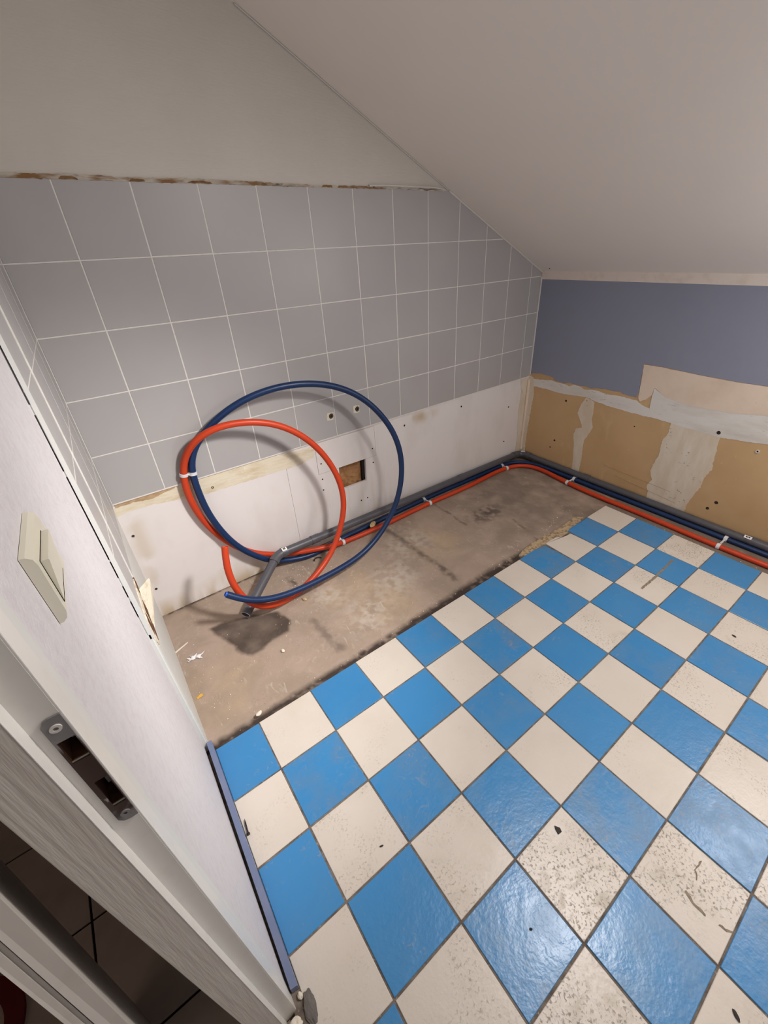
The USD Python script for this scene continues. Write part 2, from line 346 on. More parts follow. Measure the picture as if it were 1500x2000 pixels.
CARD = mat("brown_board", S(202, 168, 125), [
    dict(scale=2.5, lo=.35, hi=.7, color=S(185, 150, 106), strength=.8),
    dict(scale=11, lo=.55, hi=.8, color=S(226, 200, 161), strength=.6, stretch=(1, 1.4, .7), gate=(3, .5, .75)),
    dict(scale=55, lo=.64, hi=.76, color=S(238, 217, 183), strength=.5, gate=(4, .5, .7))], rough=.85, bumps=[(30, .1, .003, I3)])
CARD_TORN = mat("torn_board_paper", S(172, 142, 108), [dict(scale=40, lo=.4, hi=.7, color=S(196, 170, 136))], rough=.95, bumps=[(90, .6, .003, I3)])
SLATE = mat("slate_blue_paint", S(139, 143, 160), [dict(scale=2, lo=.4, hi=.7, color=S(133, 139, 158), strength=.6), dict(scale=170, lo=.77, hi=.8, color=S(238, 233, 227), gate=(2, .58, .7))], rough=.6, bumps=[(240, .12, .002, I3)])
CREAM = mat("cream_filler", S(226, 207, 188), [dict(scale=7, lo=.45, hi=.75, color=S(214, 193, 172)), dict(scale=75, lo=.68, hi=.78, color=S(120, 100, 84), gate=(5, .55, .7))], rough=.85, bumps=[(50, .25, .003, I3)])
FILLER = mat("white_filler", S(222, 218, 212), [dict(scale=8, lo=.45, hi=.75, color=S(204, 197, 186), stretch=(1, .5, 2)), dict(scale=60, lo=.6, hi=.72, color=S(150, 142, 134), stretch=(1, .3, 1.8), gate=(5, .5, .68))], rough=.85, bumps=[(45, .35, .003, (1, .5, 1.6))])
BAND = mat("vertical_filler", S(212, 196, 174), [dict(scale=9, lo=.4, hi=.7, color=S(222, 212, 196), stretch=(1, 2, .6)), dict(scale=55, lo=.62, hi=.72, color=S(126, 104, 82), gate=(7, .5, .64))], rough=.9, bumps=[(45, .4, .003, I3)])
CAULK = mat("white_caulk", S(208, 203, 197), rough=.5)
SKIRT_TRIM = mat("cream_edge_strip", S(226, 214, 204), [dict(scale=20, lo=.5, hi=.8, color=S(212, 198, 184))], rough=.7)
STIPPLE = mat("stippled_white_paint", S(208, 204, 206), [dict(scale=60, lo=.45, hi=.65, color=S(199, 193, 197), strength=.6)], rough=.6, bumps=[(190, .3, .004, I3), (60, .12, .004, I3)])
SMOOTHP = mat("smooth_white_paint", S(212, 212, 208), [dict(scale=9, lo=.5, hi=.8, color=S(202, 206, 205), strength=.6)], rough=.5, bumps=[(30, .05, .003, I3)])
GLOSSP = mat("white_gloss_paint", S(219, 216, 210), [dict(scale=30, lo=.55, hi=.8, color=S(208, 202, 193), strength=.6)], rough=.35, bumps=[(12, .15, .006, (1, 1, .3))])
GRAINP = mat("painted_wood_grain", S(216, 211, 202), [dict(scale=80, lo=.4, hi=.75, color=S(206, 199, 190), stretch=(1, 1, .05))], rough=.5, bumps=[(170, .25, .003, (1, 1, .06))])
DARKGAP = mat("dark_gap", S(26, 20, 18), rough=.9)  # near-black for gaps and for shade painted under edges
RAWPLASTER = mat("broken_plaster", S(222, 212, 192), [dict(scale=34, lo=.5, hi=.7, color=S(190, 168, 138), strength=.8)], rough=.95, bumps=[(120, .8, .004, I3)])
KRAFT = mat("kraft_paper", S(176, 132, 86), [dict(scale=9, lo=.35, hi=.7, color=S(146, 102, 62))], rough=.65, bumps=[(14, .8, .02, I3), (45, .5, .01, I3)])
LEDGE = mat("adhesive_ledge", S(188, 179, 166), [
    dict(scale=26, lo=.44, hi=.56, color=S(132, 98, 62), stretch=(.28, 1, 1.2), gate=(5, .34, .5)),
    dict(scale=60, lo=.52, hi=.62, color=S(104, 92, 82), stretch=(.3, 1, 1), gate=(6, .42, .55))], rough=.9, bumps=[(80, .8, .004, (.4, 1, 1))])
LUMP = mat("brown_residue", S(140, 104, 66), [dict(scale=60, lo=.4, hi=.7, color=S(104, 78, 52))], rough=.95)
CONCRETE = mat("bare_concrete", S(172, 152, 137), [
    dict(scale=6, lo=.38, hi=.62, color=S(154, 137, 121), strength=.8, dist=.6),
    dict(attr="tan", color=S(186, 162, 133), strength=.8),
    dict(attr="pale", color=S(195, 182, 168), strength=.9),
    dict(scale=28, lo=.55, hi=.8, color=S(199, 188, 174), strength=.55, dist=1.5, gate=(4, .45, .65)),
    dict(scale=46, lo=.6, hi=.72, color=S(208, 196, 182), strength=.6, stretch=(1, .28, 1), dist=1.0, gate=(6, .48, .64)),
    dict(scale=140, lo=.62, hi=.72, color=S(117, 102, 88), strength=.6, gate=(5, .4, .65)),
    dict(scale=190, lo=.66, hi=.72, color=S(217, 207, 195), strength=.8, gate=(7, .48, .6)),
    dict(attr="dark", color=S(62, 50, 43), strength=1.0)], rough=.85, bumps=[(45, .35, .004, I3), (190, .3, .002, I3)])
FLOOR_GROUT = mat("floor_grout", S(128, 117, 106), [dict(scale=30, lo=.4, hi=.65, color=S(96, 84, 76)), dict(scale=150, lo=.62, hi=.74, color=S(172, 162, 150))], rough=.95, bumps=[(160, .6, .003, I3)])
MORTAR = mat("tan_mortar", S(188, 164, 130), [dict(scale=60, lo=.45, hi=.65, color=S(132, 112, 90))], rough=.95, bumps=[(110, .9, .004, I3)])


def blue_tile(name, scuff):
    return mat(name, S(58, 135, 194), [
        dict(scale=4, lo=.4, hi=.7, color=S(66, 140, 195), strength=.7),
        dict(scale=9, lo=.42, hi=.66, color=S(102, 122, 142), strength=.08 + .2 * scuff, detail=6.0, matte=1),
        dict(scale=24, lo=.6 - .04 * scuff, hi=.78 - .04 * scuff, color=S(128, 140, 152), strength=.5, dist=2.2, gate=(7, .52 - .06 * scuff, .72 - .06 * scuff), matte=1),
        dict(scale=60, lo=.62, hi=.7, color=S(158, 146, 132), strength=.6, dist=1.0, gate=(9, .58 - .06 * scuff, .68 - .05 * scuff), matte=1),
        dict(scale=300, lo=.74, hi=.78, color=S(210, 205, 196), strength=.8, gate=(6, .5, .62))],
        rough=.3, rough2=.6, rand=.05, spec=.7, bumps=[(26, .22, .006, I3), (120, .22, .002, I3)])


def cream_tile(name, dirt):
    return mat(name, S(219, 210, 199), [
        dict(scale=5, lo=.4, hi=.7, color=S(212, 201, 188), strength=.7),
        dict(scale=16, lo=.5, hi=.75, color=S(194, 184, 168), strength=.25 + .3 * dirt, dist=1.2, gate=(5, .5 - .08 * dirt, .72 - .08 * dirt), matte=1),
        dict(scale=150, lo=.56 - .02 * dirt, hi=.70 - .02 * dirt, color=S(128, 118, 107), strength=.35 + .22 * dirt, dist=.5, gate=(8, .54 - .1 * dirt, .68 - .09 * dirt), matte=1),
        dict(scale=48, lo=.66, hi=.76, color=S(120, 110, 98), strength=.25 + .25 * dirt, dist=1.0, gate=(9, .54 - .04 * dirt, .66), matte=1)],
        rough=.34, rough2=.7, rand=.03, spec=.5, bumps=[(26, .14, .006, I3), (150, .12, .002, I3)])


BLUES = [blue_tile("blue_glaze_clean", 0), blue_tile("blue_glaze_scuffed", 1), blue_tile("blue_glaze_worn", 2)]
CREAMS = [cream_tile("cream_glaze_clean", 0), cream_tile("cream_glaze_marked", 1), cream_tile("cream_glaze_dirty", 2)]
ORANGE = mat("orange_red_sleeve", S(204, 66, 27), [dict(scale=6, lo=.38, hi=.62, color=S(194, 59, 26), strength=.6)], rough=.42, spec=.45)
NAVY = mat("navy_blue_sleeve", S(16, 47, 90), [dict(scale=6, lo=.38, hi=.62, color=S(13, 42, 84), strength=.6)], rough=.4, spec=.45)
BLUEPIPE = mat("bright_blue_pipe", S(36, 92, 196), rough=.35)
BORE = mat("dark_bore", S(34, 22, 22), rough=.8)
PVC = mat("grey_pvc", S(82, 82, 88), [dict(scale=14, lo=.45, hi=.8, color=S(92, 90, 94), strength=.4), dict(scale=70, lo=.68, hi=.8, color=S(168, 162, 156), strength=.4, gate=(5, .5, .65))], rough=.38, spec=.5)
PVC_RIM = mat("pale_pvc_rim", S(168, 166, 170), rough=.6)
LABEL = mat("white_label", S(236, 234, 232), rough=.6)
INK = mat("dark_print", S(40, 38, 44), rough=.7)
CLIP = mat("white_clip_plastic", S(216, 216, 218), rough=.45)
SCREW = mat("dull_screw", S(96, 90, 84), rough=.45, metallic=.7)
HOLE = mat("dark_hole", S(40, 30, 24), rough=.9)
SWITCH = mat("ivory_plastic", S(214, 209, 191), rough=.32, spec=.5)
STEEL = mat("paint_smeared_steel", S(136, 134, 134), [
    dict(scale=50, lo=.5, hi=.7, color=S(86, 86, 96), stretch=(1, 1, .35)),
    dict(attr="rust", color=S(62, 44, 38), strength=1.0),
    dict(scale=120, lo=.68, hi=.74, color=S(190, 186, 180), stretch=(1, 1, .4), gate=(30, .5, .65))], rough=.42, metallic=.25)
MORTISE = mat("raw_brown_wood", S(104, 66, 38), [dict(scale=60, lo=.4, hi=.7, color=S(70, 40, 24), stretch=(1, 1, .2))], rough=.9)
PLINTH = mat("slate_blue_plinth", S(112, 124, 156), [dict(scale=18, lo=.45, hi=.75, color=S(124, 132, 158))], rough=.35)
PAPER = mat("torn_paper", S(232, 230, 232), rough=.8)
YELLOW = mat("yellow_scrap", S(222, 172, 72), rough=.8)
CRUMB = mat("plaster_crumb", S(232, 222, 206), rough=.95)
FOAM = mat("tan_foam", S(206, 182, 136), [dict(scale=90, lo=.45, hi=.65, color=S(168, 138, 96))], rough=.95)
DARKBIT = mat("dark_chip", S(46, 38, 34), rough=.7)
HALL = mat("hall_wall", S(220, 206, 194), rough=.85)
HALLFLOOR = mat("hall_tile", S(206, 190, 178), [dict(scale=10, lo=.4, hi=.7, color=S(190, 174, 162))], rough=.5)
HALLBOARD = mat("hall_board_paint", S(198, 191, 183), [dict(scale=20, lo=.5, hi=.8, color=S(186, 178, 168))], rough=.5)
MAROON = mat("dark_red_rubber", S(110, 24, 24), rough=.7)
LAMPRIM = mat("lamp_rim", S(232, 232, 232), rough=.3)
GLOW = usdkit.material(stage, "/World/Looks/lamp_glow", {"e": ("emission", {"color": (1.0, 0.97, 0.92), "strength": 1.0})}, [], surface="e.emission")


def primvar(prim, name, values, interp="vertex"):
    UsdGeom.PrimvarsAPI(prim).CreatePrimvar(name, Sdf.ValueTypeNames.FloatArray, interp).Set(Vt.FloatArray.FromNumpy(np.asarray(values, np.float32)))


def constant_zero(prim, *names):
    for n in names:
        primvar(prim, n, [0.0], "constant")


# ================================================================ THE SETTING
XR = 2.302          # face of the low wall on the right
YB = 0.008          # face of the bare boards on the gable wall (the tiles stand proud of it, at y = 0)
YN = -3.0           # near end of the room
ROOF = lambda x: zroof(x)

# ---- ceiling: the roof slope
c = thing("ceiling", "plain off-white sloping ceiling rising from the low wall on the right", "ceiling", kind="structure")
x0, x1 = -0.32, 2.42
sl = np.array([[x0, YN - .1, ROOF(x0)], [x1, YN - .1, ROOF(x1)], [x1, .12, ROOF(x1)], [x0, .12, ROOF(x0)]])
obj("slope_panel", hexa(np.vstack([sl, sl + [0, 0, .06]])), W_CEIL, c)
n_sl = np.array([-SLOPE, 0, -1.0]) / math.hypot(SLOPE, 1)
spot = np.array([2.262, -.075, ROOF(2.262)]) + n_sl * .0008
obj("nail_spot", trimesh.creation.icosphere(1, .003).apply_translation(spot), HOLE, c)

# ---- gable wall at the back
wb = thing("wall_back", "gable wall half covered in pale grey square tiles, bare white boards below", "wall", kind="structure")
gable = Polygon([(-.3, -.03), (2.42, -.03), (2.42, ROOF(2.42) + .02), (-.3, ROOF(-.3) + .02)])
upper = gable.intersection(sbox(-.3, 1.560, 2.5, 3))
obj("painted_panel", on_back(upper, .003, .06), W_UPPER, wb)
obj("tile_backing", on_back(gable.intersection(sbox(-.3, .575, 2.5, 1.575)), .0007, .05), W_GROUT, wb, label="pale grout showing as thin lines between the grey tiles")
# bare boards: two full boards with a sawn opening and a patch
hole = Polygon(T_HOLE)
patch = Polygon(T_PATCHB)
seam = 0.5125


def wall_grid(poly, step):
    """a board face with enough points to carry its grime"""
    m = on_back(poly, YB, .013)
    for _ in range(12):
        e = m.edges_unique_length
        if e.max() < step * 2:
            break
        m = m.subdivide_to_size(step * 2, max_iter=12)
    return m


def grime_back(v):
    x, z = v[:, 0], v[:, 2]
    n = meshkit.fbm(np.c_[x * 9, z * 9, 0 * x], 4, 3)
    n2 = meshkit.fbm(np.c_[x * 26, z * 8, 0 * x], 3, 8)
    low = np.clip(1 - (z + .012) / (.05 + .10 * n), 0, 1) * np.clip((n2 - .3) * 3, 0, 1) * np.clip(1.3 - x, 0.25, 1)
    left = np.exp(-((x + .15) / .035) ** 2) * np.clip((n - .42) * 5, 0, 1) * (z < .5) * .5
    stain = np.exp(-(((x - 1.36) / .09) ** 2 + ((z - .535) / .03) ** 2)) * np.clip((n2 - .38) * 6, 0, 1)
    runs = np.exp(-((x - .99) / .13) ** 2) * np.clip((meshkit.fbm(np.c_[x * 60, z * 5, 0 * x], 2, 5) - .52) * 5, 0, 1) * np.clip(1.1 - z * 3, 0, 1) * .45
    return np.clip(np.maximum.reduce([low, left, stain, runs]), 0, 1)


for nm, reg in (("board", sbox(-.25, -.014, seam - .0006, .581)), ("board", sbox(seam + .0006, -.014, 2.35, .581))):
    g = reg.difference(patch.buffer(.0014, join_style=2)).difference(hole)
    m = trimesh.util.concatenate([on_back(q, YB, .013) for q in getattr(g, "geoms", [g])])
    v, f = trimesh.remesh.subdivide_to_size(m.vertices, m.faces, .022, max_iter=14)
    m = trimesh.Trimesh(v, f, process=False)
    o = obj(nm, m, W_BOARD, wb)
    primvar(o, "grime", grime_back(np.asarray(v)))
o = obj("board_patch", on_back(patch.difference(hole), YB - .0006, .0126), W_BOARD, wb, label="rectangular patch let into the white board above the opening")
constant_zero(o, "grime")
# cavity behind the opening, lined with brown paper
cav = hole.buffer(.03, join_style=2)
gx, gz = np.meshgrid(np.linspace(.76, 1.0, 60), np.linspace(.24, .43, 48))
crump = meshkit.fbm(np.c_[gx.ravel() * 22, gz.ravel() * 14, 0 * gx.ravel()], 3, 4)
pv = np.c_[gx.ravel(), .036 + .022 * np.abs(crump - .5) * 2, gz.ravel()]
ii, jj = np.meshgrid(np.arange(47), np.arange(59), indexing="ij")
q = np.stack([ii * 60 + jj, ii * 60 + jj + 1, (ii + 1) * 60 + jj + 1, (ii + 1) * 60 + jj], -1).reshape(-1, 4)
obj("insulation_paper", trimesh.Trimesh(pv, np.vstack([q[:, [0, 1, 2]], q[:, [0, 2, 3]]]), process=False), KRAFT, wb, smooth=True, label="crumpled brown paper seen through the opening")
obj("cavity_stud", box(.937, .985, .022, .075, .22, .45), DARKGAP, wb)  # near-black upright block inside the opening
obj("backing", box(-.3, 2.42, .085, .12, -.03, .6), DARKGAP, wb)

# grey wall tiles, 20 cm, cut to the slope
roofline = Polygon([(-.4, 0), (2.6, 0), (2.6, ROOF(2.6) - .004), (-.4, ROOF(-.4) - .004)])
zrows = [.5805, .7734, .9734, 1.1734, 1.3734, 1.5725]
xcols = [-.1875] + [.2 * i for i in range(12)] + [2.2995]


def chamfered(poly, y_front, thick, ch=.0012):
    poly = shapely.geometry.polygon.orient(poly)
    p = np.array(poly.exterior.coords)[:-1]
    inner = np.array(shapely.geometry.polygon.orient(poly.buffer(-ch, join_style=2)).exterior.coords)[:-1]
    if len(inner) != len(p):
        return on_back(poly, y_front, thick)
    k = np.argmin(np.linalg.norm(inner - p[0], axis=1))
    inner = np.roll(inner, -k, 0)
    n = len(p)
    v = np.vstack([np.c_[inner[:, 0], np.full(n, y_front), inner[:, 1]], np.c_[p[:, 0], np.full(n, y_front + ch), p[:, 1]], np.c_[p[:, 0], np.full(n, y_front + thick), p[:, 1]]])
    f = [[0, i, i + 1] for i in range(1, n - 1)]
    for a in (0, n):
        for i in range(n):
            j = (i + 1) % n
            f += [[a + i, a + n + i, a + n + j], [a + i, a + n + j, a + j]]
    m = trimesh.Trimesh(v, np.array(f), process=False)
    if m.face_normals[0][1] > 0:
        m.invert()
    return m


plug_at = [Point(*p) for p in T_PLUGS]
for r in range(5):
    for k in range(len(xcols) - 1):
        a, b = xcols[k] + .0016, xcols[k + 1] - .0016
        lo = zrows[r] + (.0016 if r else 0)
        hi = zrows[r + 1] - (.0016 if r < 4 else 0)
        g = sbox(a, lo, b, hi).intersection(roofline)
        if g.area < 2e-4 or g.geom_type != "Polygon":
            continue
        jig = RNG.uniform(-.0003, .0003)
        hit = [p for p in plug_at if g.buffer(.02).contains(p)]
        if hit:
            for p in hit:
                g = g.difference(Polygon(rough(p.buffer(.011).exterior.coords[:-1], .004, .002, 3)))
            obj("tile", on_back(g, jig, .0016 - jig), W_TILE, wb)
        else:
            obj("tile", chamfered(g, jig, .0016 - jig + .004), W_TILE, wb)
# old pipe bracket plugs
for i, (px, pz) in enumerate(T_PLUGS):
    sq = torn([(px - .02, pz - .017), (px + .016, pz - .019), (px + .019, pz + .018), (px - .017, pz + .020)], .005, .003, i)
    obj("wall_plug", on_back(sq.difference(Polygon(rough(Point(px + .005, pz).buffer(.0125).exterior.coords[:-1], .004, .003, i + 60))), -.0015, .004), RAWPLASTER, wb, label="broken plaster ring round an old fixing hole")
    a = np.linspace(0, 2 * np.pi, 20)[:-1]
    obj("plug_hole", on_back(torn(Point(px + .005, pz).buffer(.0145).exterior.coords[:-1], .004, .004, i + 60), -.0004, .002), HOLE, wb)
    obj("plug_collar", on_back(Point(px + .004, pz).buffer(.0095).difference(Point(px + .005, pz).buffer(.006)), -.003, .004), SCREW, wb)
# ragged ledge of adhesive along the top of the tiles
top = [(-.19, 1.5722), (.2, 1.5718), (.6, 1.5715), (1.0, 1.572), (1.52, 1.5735)]
up_ = [(1.515, 1.578), (1.2, 1.577), (1.0, 1.580), (.8, 1.578), (.6, 1.582), (.35, 1.584), (.2, 1.581), (.1, 1.585), (-.05, 1.583), (-.19, 1.582)]
obj("adhesive_ledge", on_back(torn(top + up_, .007, .0035, 5), -.0012, .0045), LEDGE, wb, label="ragged brown and cream adhesive left above the tiles")
obj("lifted_caulk", tube(spline([(1.08, -.004, 1.582), (1.2, -.006, 1.585), (1.35, -.006, 1.584), (1.46, -.006, 1.581), (1.5, -.004, 1.575)], .01), .0035, 8), CAULK, wb)
for i, (bx, w) in enumerate([(.02, .05), (.2, .045), (.37, .08), (.62, .02), (.86, .05), (.93, .05), (1.10, .012)]):
    obj("residue_lump", on_back(torn([(bx, 1.5725), (bx + w, 1.5725), (bx + w * .9, 1.578), (bx + w * .2, 1.5795)], .004, .0025, i + 20), -.0025, .004), LUMP, wb)
# torn residue under the tiles
for nm, pts, y, t, mt, sd, lab in (("adhesive_band", T_RESID, .0072, .001, RESIDUE, 2, "yellowed adhesive band under the left tiles"), ("torn_band", T_TORN, .0060, .002, CARD_TORN, 4, "torn brown paper strip under the leftmost tiles"), ):
    obj(nm, on_back(torn(pts, .006, .004, sd), y, t), mt, wb, label=lab)
obj("tile_undercut", on_back(sbox(-.18, .5795, 2.29, .5812), .004, .004), DARKGAP, wb)  # near-black strip painted in for the shadow under the lowest tile edge
cl = np.array(T_CORNERL)
cpoly = np.vstack([cl, [[2.300, .02], [2.300, .585]]])
obj("corner_filler", on_back(torn(cpoly, .008, .005, 6), .0045, .0035), BAND, wb)
for i, (sx, sz) in enumerate(T_SCREWSB):
    r = .0055 if i < 7 else .0042
    if i in (0, 1, 2):
        obj("screw", on_back(Point(sx, sz).buffer(r).difference(Point(sx, sz).buffer(.002)), YB - .0012, .003), SCREW, wb)
        obj("screw_hole", on_back(Point(sx, sz).buffer(.0024), YB - .0006, .002), HOLE, wb)
    else:
        obj("screw_hole", on_back(torn(Point(sx, sz).buffer(r).exterior.coords[:-1], .003, .0012, i), YB - .0007, .002), HOLE, wb)
# bead of filler where tiles meet the slope and the low wall
for a, b in (((1.525, -.002, ROOF(1.525) - .004), (2.298, -.002, ROOF(2.298) - .004)), ((.63, -.0005, ROOF(.63) - .003), (1.52, -.0005, ROOF(1.52) - .003))):
    obj("caulk_bead", tube(spline([a, tuple((np.array(a) + b) / 2), b], .02), .0042 if a[0] > 1 else .0022, 8), CAULK, wb)
obj("caulk_bead", tube(spline([(2.299, -.003, ROOF(2.299) - .03), (2.2985, -.003, .9), (2.299, -.003, .592)], .02), .005, 8), CAULK, wb)

# ---- low wall on the right
wr = thing("wall_right", "low wall on the right, slate blue paint above, stripped brown board patched with filler below", "wall", kind="structure")
YE = -2.95
obj("brown_board", box(XR, XR + .03, YE, .02, -.02, 1.23), CARD, wr)
ztop = ROOF(XR)
plow = np.array(T_PAINT_LOW)
# the lower edge of the paint is torn: only the traced part is shaken
obj("painted_face", on_right(Polygon(np.vstack([[[-.004, 1.158]], rough(np.vstack([[[-.004, plow[0][1]]], plow[1:12]]), .006, .003, 2, False), plow[12:], [[YE, plow[-1][1] - .02], [YE, 1.150]]])).buffer(0), XR - .0022, .0024), SLATE, wr, label="smooth slate blue painted area")
obj("edge_strip", on_right(Polygon([(-.004, 1.158), (YE, 1.150), (YE, ztop + .004), (-.004, ztop + .004)]), XR - .0035, .004), SKIRT_TRIM, wr, label="narrow cream strip along the ceiling")
bt, bl = np.array(T_BAND_TOP), np.array(T_BAND_LOW)
obj("filler_band", on_right(torn(np.vstack([bt, np.array(T_WHITE)[13:5:-1] + [0, .006], [[YE, bl[-1][1] + .02], [YE, bl[-1][1] - .02]], bl[::-1]]), .007, .0035, 9), XR - .0016, .0017), FILLER, wr, label="white filler band below the slate paint")
wp = np.array(T_WHITE)
obj("filler_patch", on_right(torn(np.vstack([wp[:6], [[YE, wp[5][1] - .02], [YE, wp[6][1] - .02]], wp[6:]]), .01, .0035, 11), XR - .0020, .0021), FILLER, wr, label="rough white filler under the cream area")
pp = np.array(T_PATCH)
obj("cream_patch", on_right(torn(np.vstack([pp[:8], [[YE, pp[7][1] - .02], [YE, pp[8][1] - .02]], pp[8:]]), .01, .0025, 12), XR - .0026, .0027), CREAM, wr, label="large cream filled area cut into the slate paint")
obj("filler_upright", on_right(torn(T_VBAND, .006, .0055, 13), XR - .0013, .0014), BAND, wr, label="broad upright stripe of cream filler")
obj("filler_strip", on_right(torn(T_STRIP, .005, .003, 14), XR - .0012, .0013), BAND, wr, label="narrow upright filler stripe nearest the corner")
cr = np.array(T_CORNERR)
obj("corner_filler", on_right(torn(np.vstack([[[.003, .585]], cr, [[.003, cr[-1][1] - .03]]]), .006, .005, 15), XR - .0030, .0031), BAND, wr)
obj("filler_bead", tube(spline([(XR - .004, .000, .56), (XR - .006, -.003, .4), (XR - .004, .000, .2), (XR - .003, .0, .05)], .02), .010, 8), CREAM, wr)
for i, (sy, sz) in enumerate(T_SCREWSR):
    obj("screw_hole", on_right(torn(Point(sy, sz).buffer((.0065, .0065, .005, .0085, .0075, .009, .0035)[i]).exterior.coords[:-1], .003, .0012, i), XR - .0024 if i == 5 else XR - .0008, .001), HOLE, wr)
py, pz = T_PLUGR[0]
obj("wall_plug", on_right(Point(py, pz).buffer(.008).difference(Point(py, pz).buffer(.004)), XR - .004, .006), CAULK, wr)
obj("plug_hole", on_right(Point(py, pz).buffer(.0042), XR - .001, .001), HOLE, wr)
for z0, a, z1, c_ in ((.118, -1.02, .142, -.62), (.062, -1.06, .10, -.70)):
    obj("scored_line", on_right(Polygon([(a, z0), (c_, z1), (c_, z1 + .0022), (a, z0 + .0022)]), XR - .0016, .0017), CARD_TORN, wr)

# ---- left wall: tiled lining that ends part way, then the stippled painted partition with the doorway
wl = thing("wall_left", "left wall with a strip of grey tiles at the corner and stippled white paint towards the door", "wall", kind="structure")
YT = -.735          # where the tiled lining stops
YC = -1.392         # where the door casing starts


def tx(y, z):       # face of the tiled lining
    return -.188 + (y / YT) * (-.009 - .011 * z)


def px_(y, z):      # face of the painted partition
    t = (y - YT) / (-1.39 - YT)
    return (1 - t) * (-.2125 - .006 * z) + t * (-.224 - .0115 * z)


def lining(y0, y1, z0, z1, d, t):
    v = [(tx(y, z) + d - e, y, z) for z in (z0, z1) for y, e in ((y0, 0), (y1, 0), (y1, t), (y0, t))]
    return hexa(v)


gap = .0028
ZT = 2.45
zs = [-.014, .60, 1.30, ZT]
for z0, z1 in zip(zs[:-1], zs[1:]):
    m = hexa([(tx(0, z) - (.0085 if z0 >= .55 else .002), .06, z) if i == 0 else ((tx(YT, z) - (.0085 if z0 >= .55 else .002), YT, z) if i == 1 else ((px_(YT, z) + gap, YT, z) if i == 2 else (px_(YT, z) + gap - .01, .06, z))) for z in (z0, z1) for i in range(4)])
    obj("lining_board", m, SMOOTHP if z0 < .55 else W_GROUT, wl)
ycuts = [YT, -.53, -.33, -.13, -.0015]
for r in range(5):
    for k in range(4):
        y0, y1 = ycuts[k] + (.0012 if k else 0), ycuts[k + 1] - .0012
        z0, z1 = zrows[r] + .0012, zrows[r + 1] - .0012
        obj("tile", lining(y0, y1, z0, z1, -.0022 if k == 0 else 0, .0060), W_TILE, wl)
beads = [lining(ycuts[k] - .0012, ycuts[k] + .0012, zrows[0], zrows[5], .0008 if k == 1 else .0003, .006) for k in (1, 2, 3)]
beads += [lining(ycuts[k] + .0006, ycuts[k + 1] - .0006, zrows[r] - .0014, zrows[r] + .0014, -.0014 if k == 0 else .0007, .006) for r in range(1, 5) for k in range(4)]
obj("grout", cat(*beads), W_GROUT, wl, label="white grout standing slightly proud between the left tiles")
# smooth finishing strip up the cut edge of the lining
v = [(x, y, z) for z in (.52, ZT) for x, y in ((tx(YT, z) + .0005, YT + .004), (px_(YT, z) + gap, YT + .004), (px_(YT, z) + gap, YT - .003), (tx(YT, z) + .0005, YT - .003))]
obj("edge_trim", hexa(v), SMOOTHP, wl, label="smooth white strip closing the edge of the tiled lining")
v = [(x, y, z) for z in (-.014, .535) for x, y in ((tx(YT, z) - .0015, YT + .004), (px_(YT, z) - .004, YT + .004), (px_(YT, z) - .004, YT - .003), (tx(YT, z) - .006, YT - .003))]
obj("edge_trim", hexa(v), SMOOTHP, wl)
for z0, z1 in ((.50, .60), (.655, .668), (.705, .73), (.78, .785), (1.0, 1.012), (1.13, 1.15)):
    zc = (z0 + z1) / 2
    obj("gap_filler", hexa([(px_(YT, z) + e, y, z) for z in (z0, z1) for e, y in ((gap + .0005, YT + .002), (-.002, YT + .002), (-.002, YT - .0015), (gap + .0005, YT - .0015))]), SMOOTHP, wl)
# the painted partition, 72 mm thick, sheared a little like the old house
JY = -1.42          # rebate face of the door jamb
nz, ny = 10, 8
yy, zz = np.linspace(-.45, JY + .046, ny), np.linspace(.008, ZT, nz)
V, F = [], []
for z in zz:
    for y in yy:
        V.append((px_(y, z), y, z))
for z in zz:
    for y in yy:
        V.append((px_(y, z) - .072, y, z))
o1 = nz * ny
for i in range(nz - 1):
    for j in range(ny - 1):
        a = i * ny + j
        F += [[a, a + 1, a + ny + 1], [a, a + ny + 1, a + ny], [o1 + a, o1 + a + ny + 1, o1 + a + 1], [o1 + a, o1 + a + ny, o1 + a + ny + 1]]
for i in range(nz - 1):
    for j in (0, ny - 1):
        a = i * ny + j
        F += [[a, a + ny, o1 + a + ny], [a, o1 + a + ny, o1 + a]]
for j in range(ny - 1):
    for i in (0, nz - 1):
        a = i * ny + j
        F += [[a, a + 1, o1 + a + 1], [a, o1 + a + 1, o1 + a]]
pm = trimesh.Trimesh(np.array(V), np.array(F), process=False)
trimesh.repair.fix_normals(pm)
obj("painted_panel", pm, STIPPLE, wl, label="stippled white painted partition")
obj("panel", box(-.312, -.245, YN - .02, -2.26, -.014, ZT), STIPPLE, wl)
obj("panel", box(-.318, -.248, -2.27, -1.40, 2.12, ZT), STIPPLE, wl)
# broken plaster at the foot of the lining tiles
hp = np.array([(-.50, .575), (-.56, .59), (-.64, .578), (-.72, .56), (-.73, .50), (-.70, .45), (-.64, .46), (-.58, .49), (-.53, .53)])
hz = torn(hp, .006, .006, 31)


def on_lining(poly, d, t):
    m = extrude(poly, t)
    v = m.vertices
    m = trimesh.Trimesh(np.c_[np.array([tx(a, b) for a, b in v[:, :2]]) + d - (t - v[:, 2]), v[:, 0], v[:, 1]], m.faces, process=False)
    if m.volume < 0:
        m.invert()
    return m


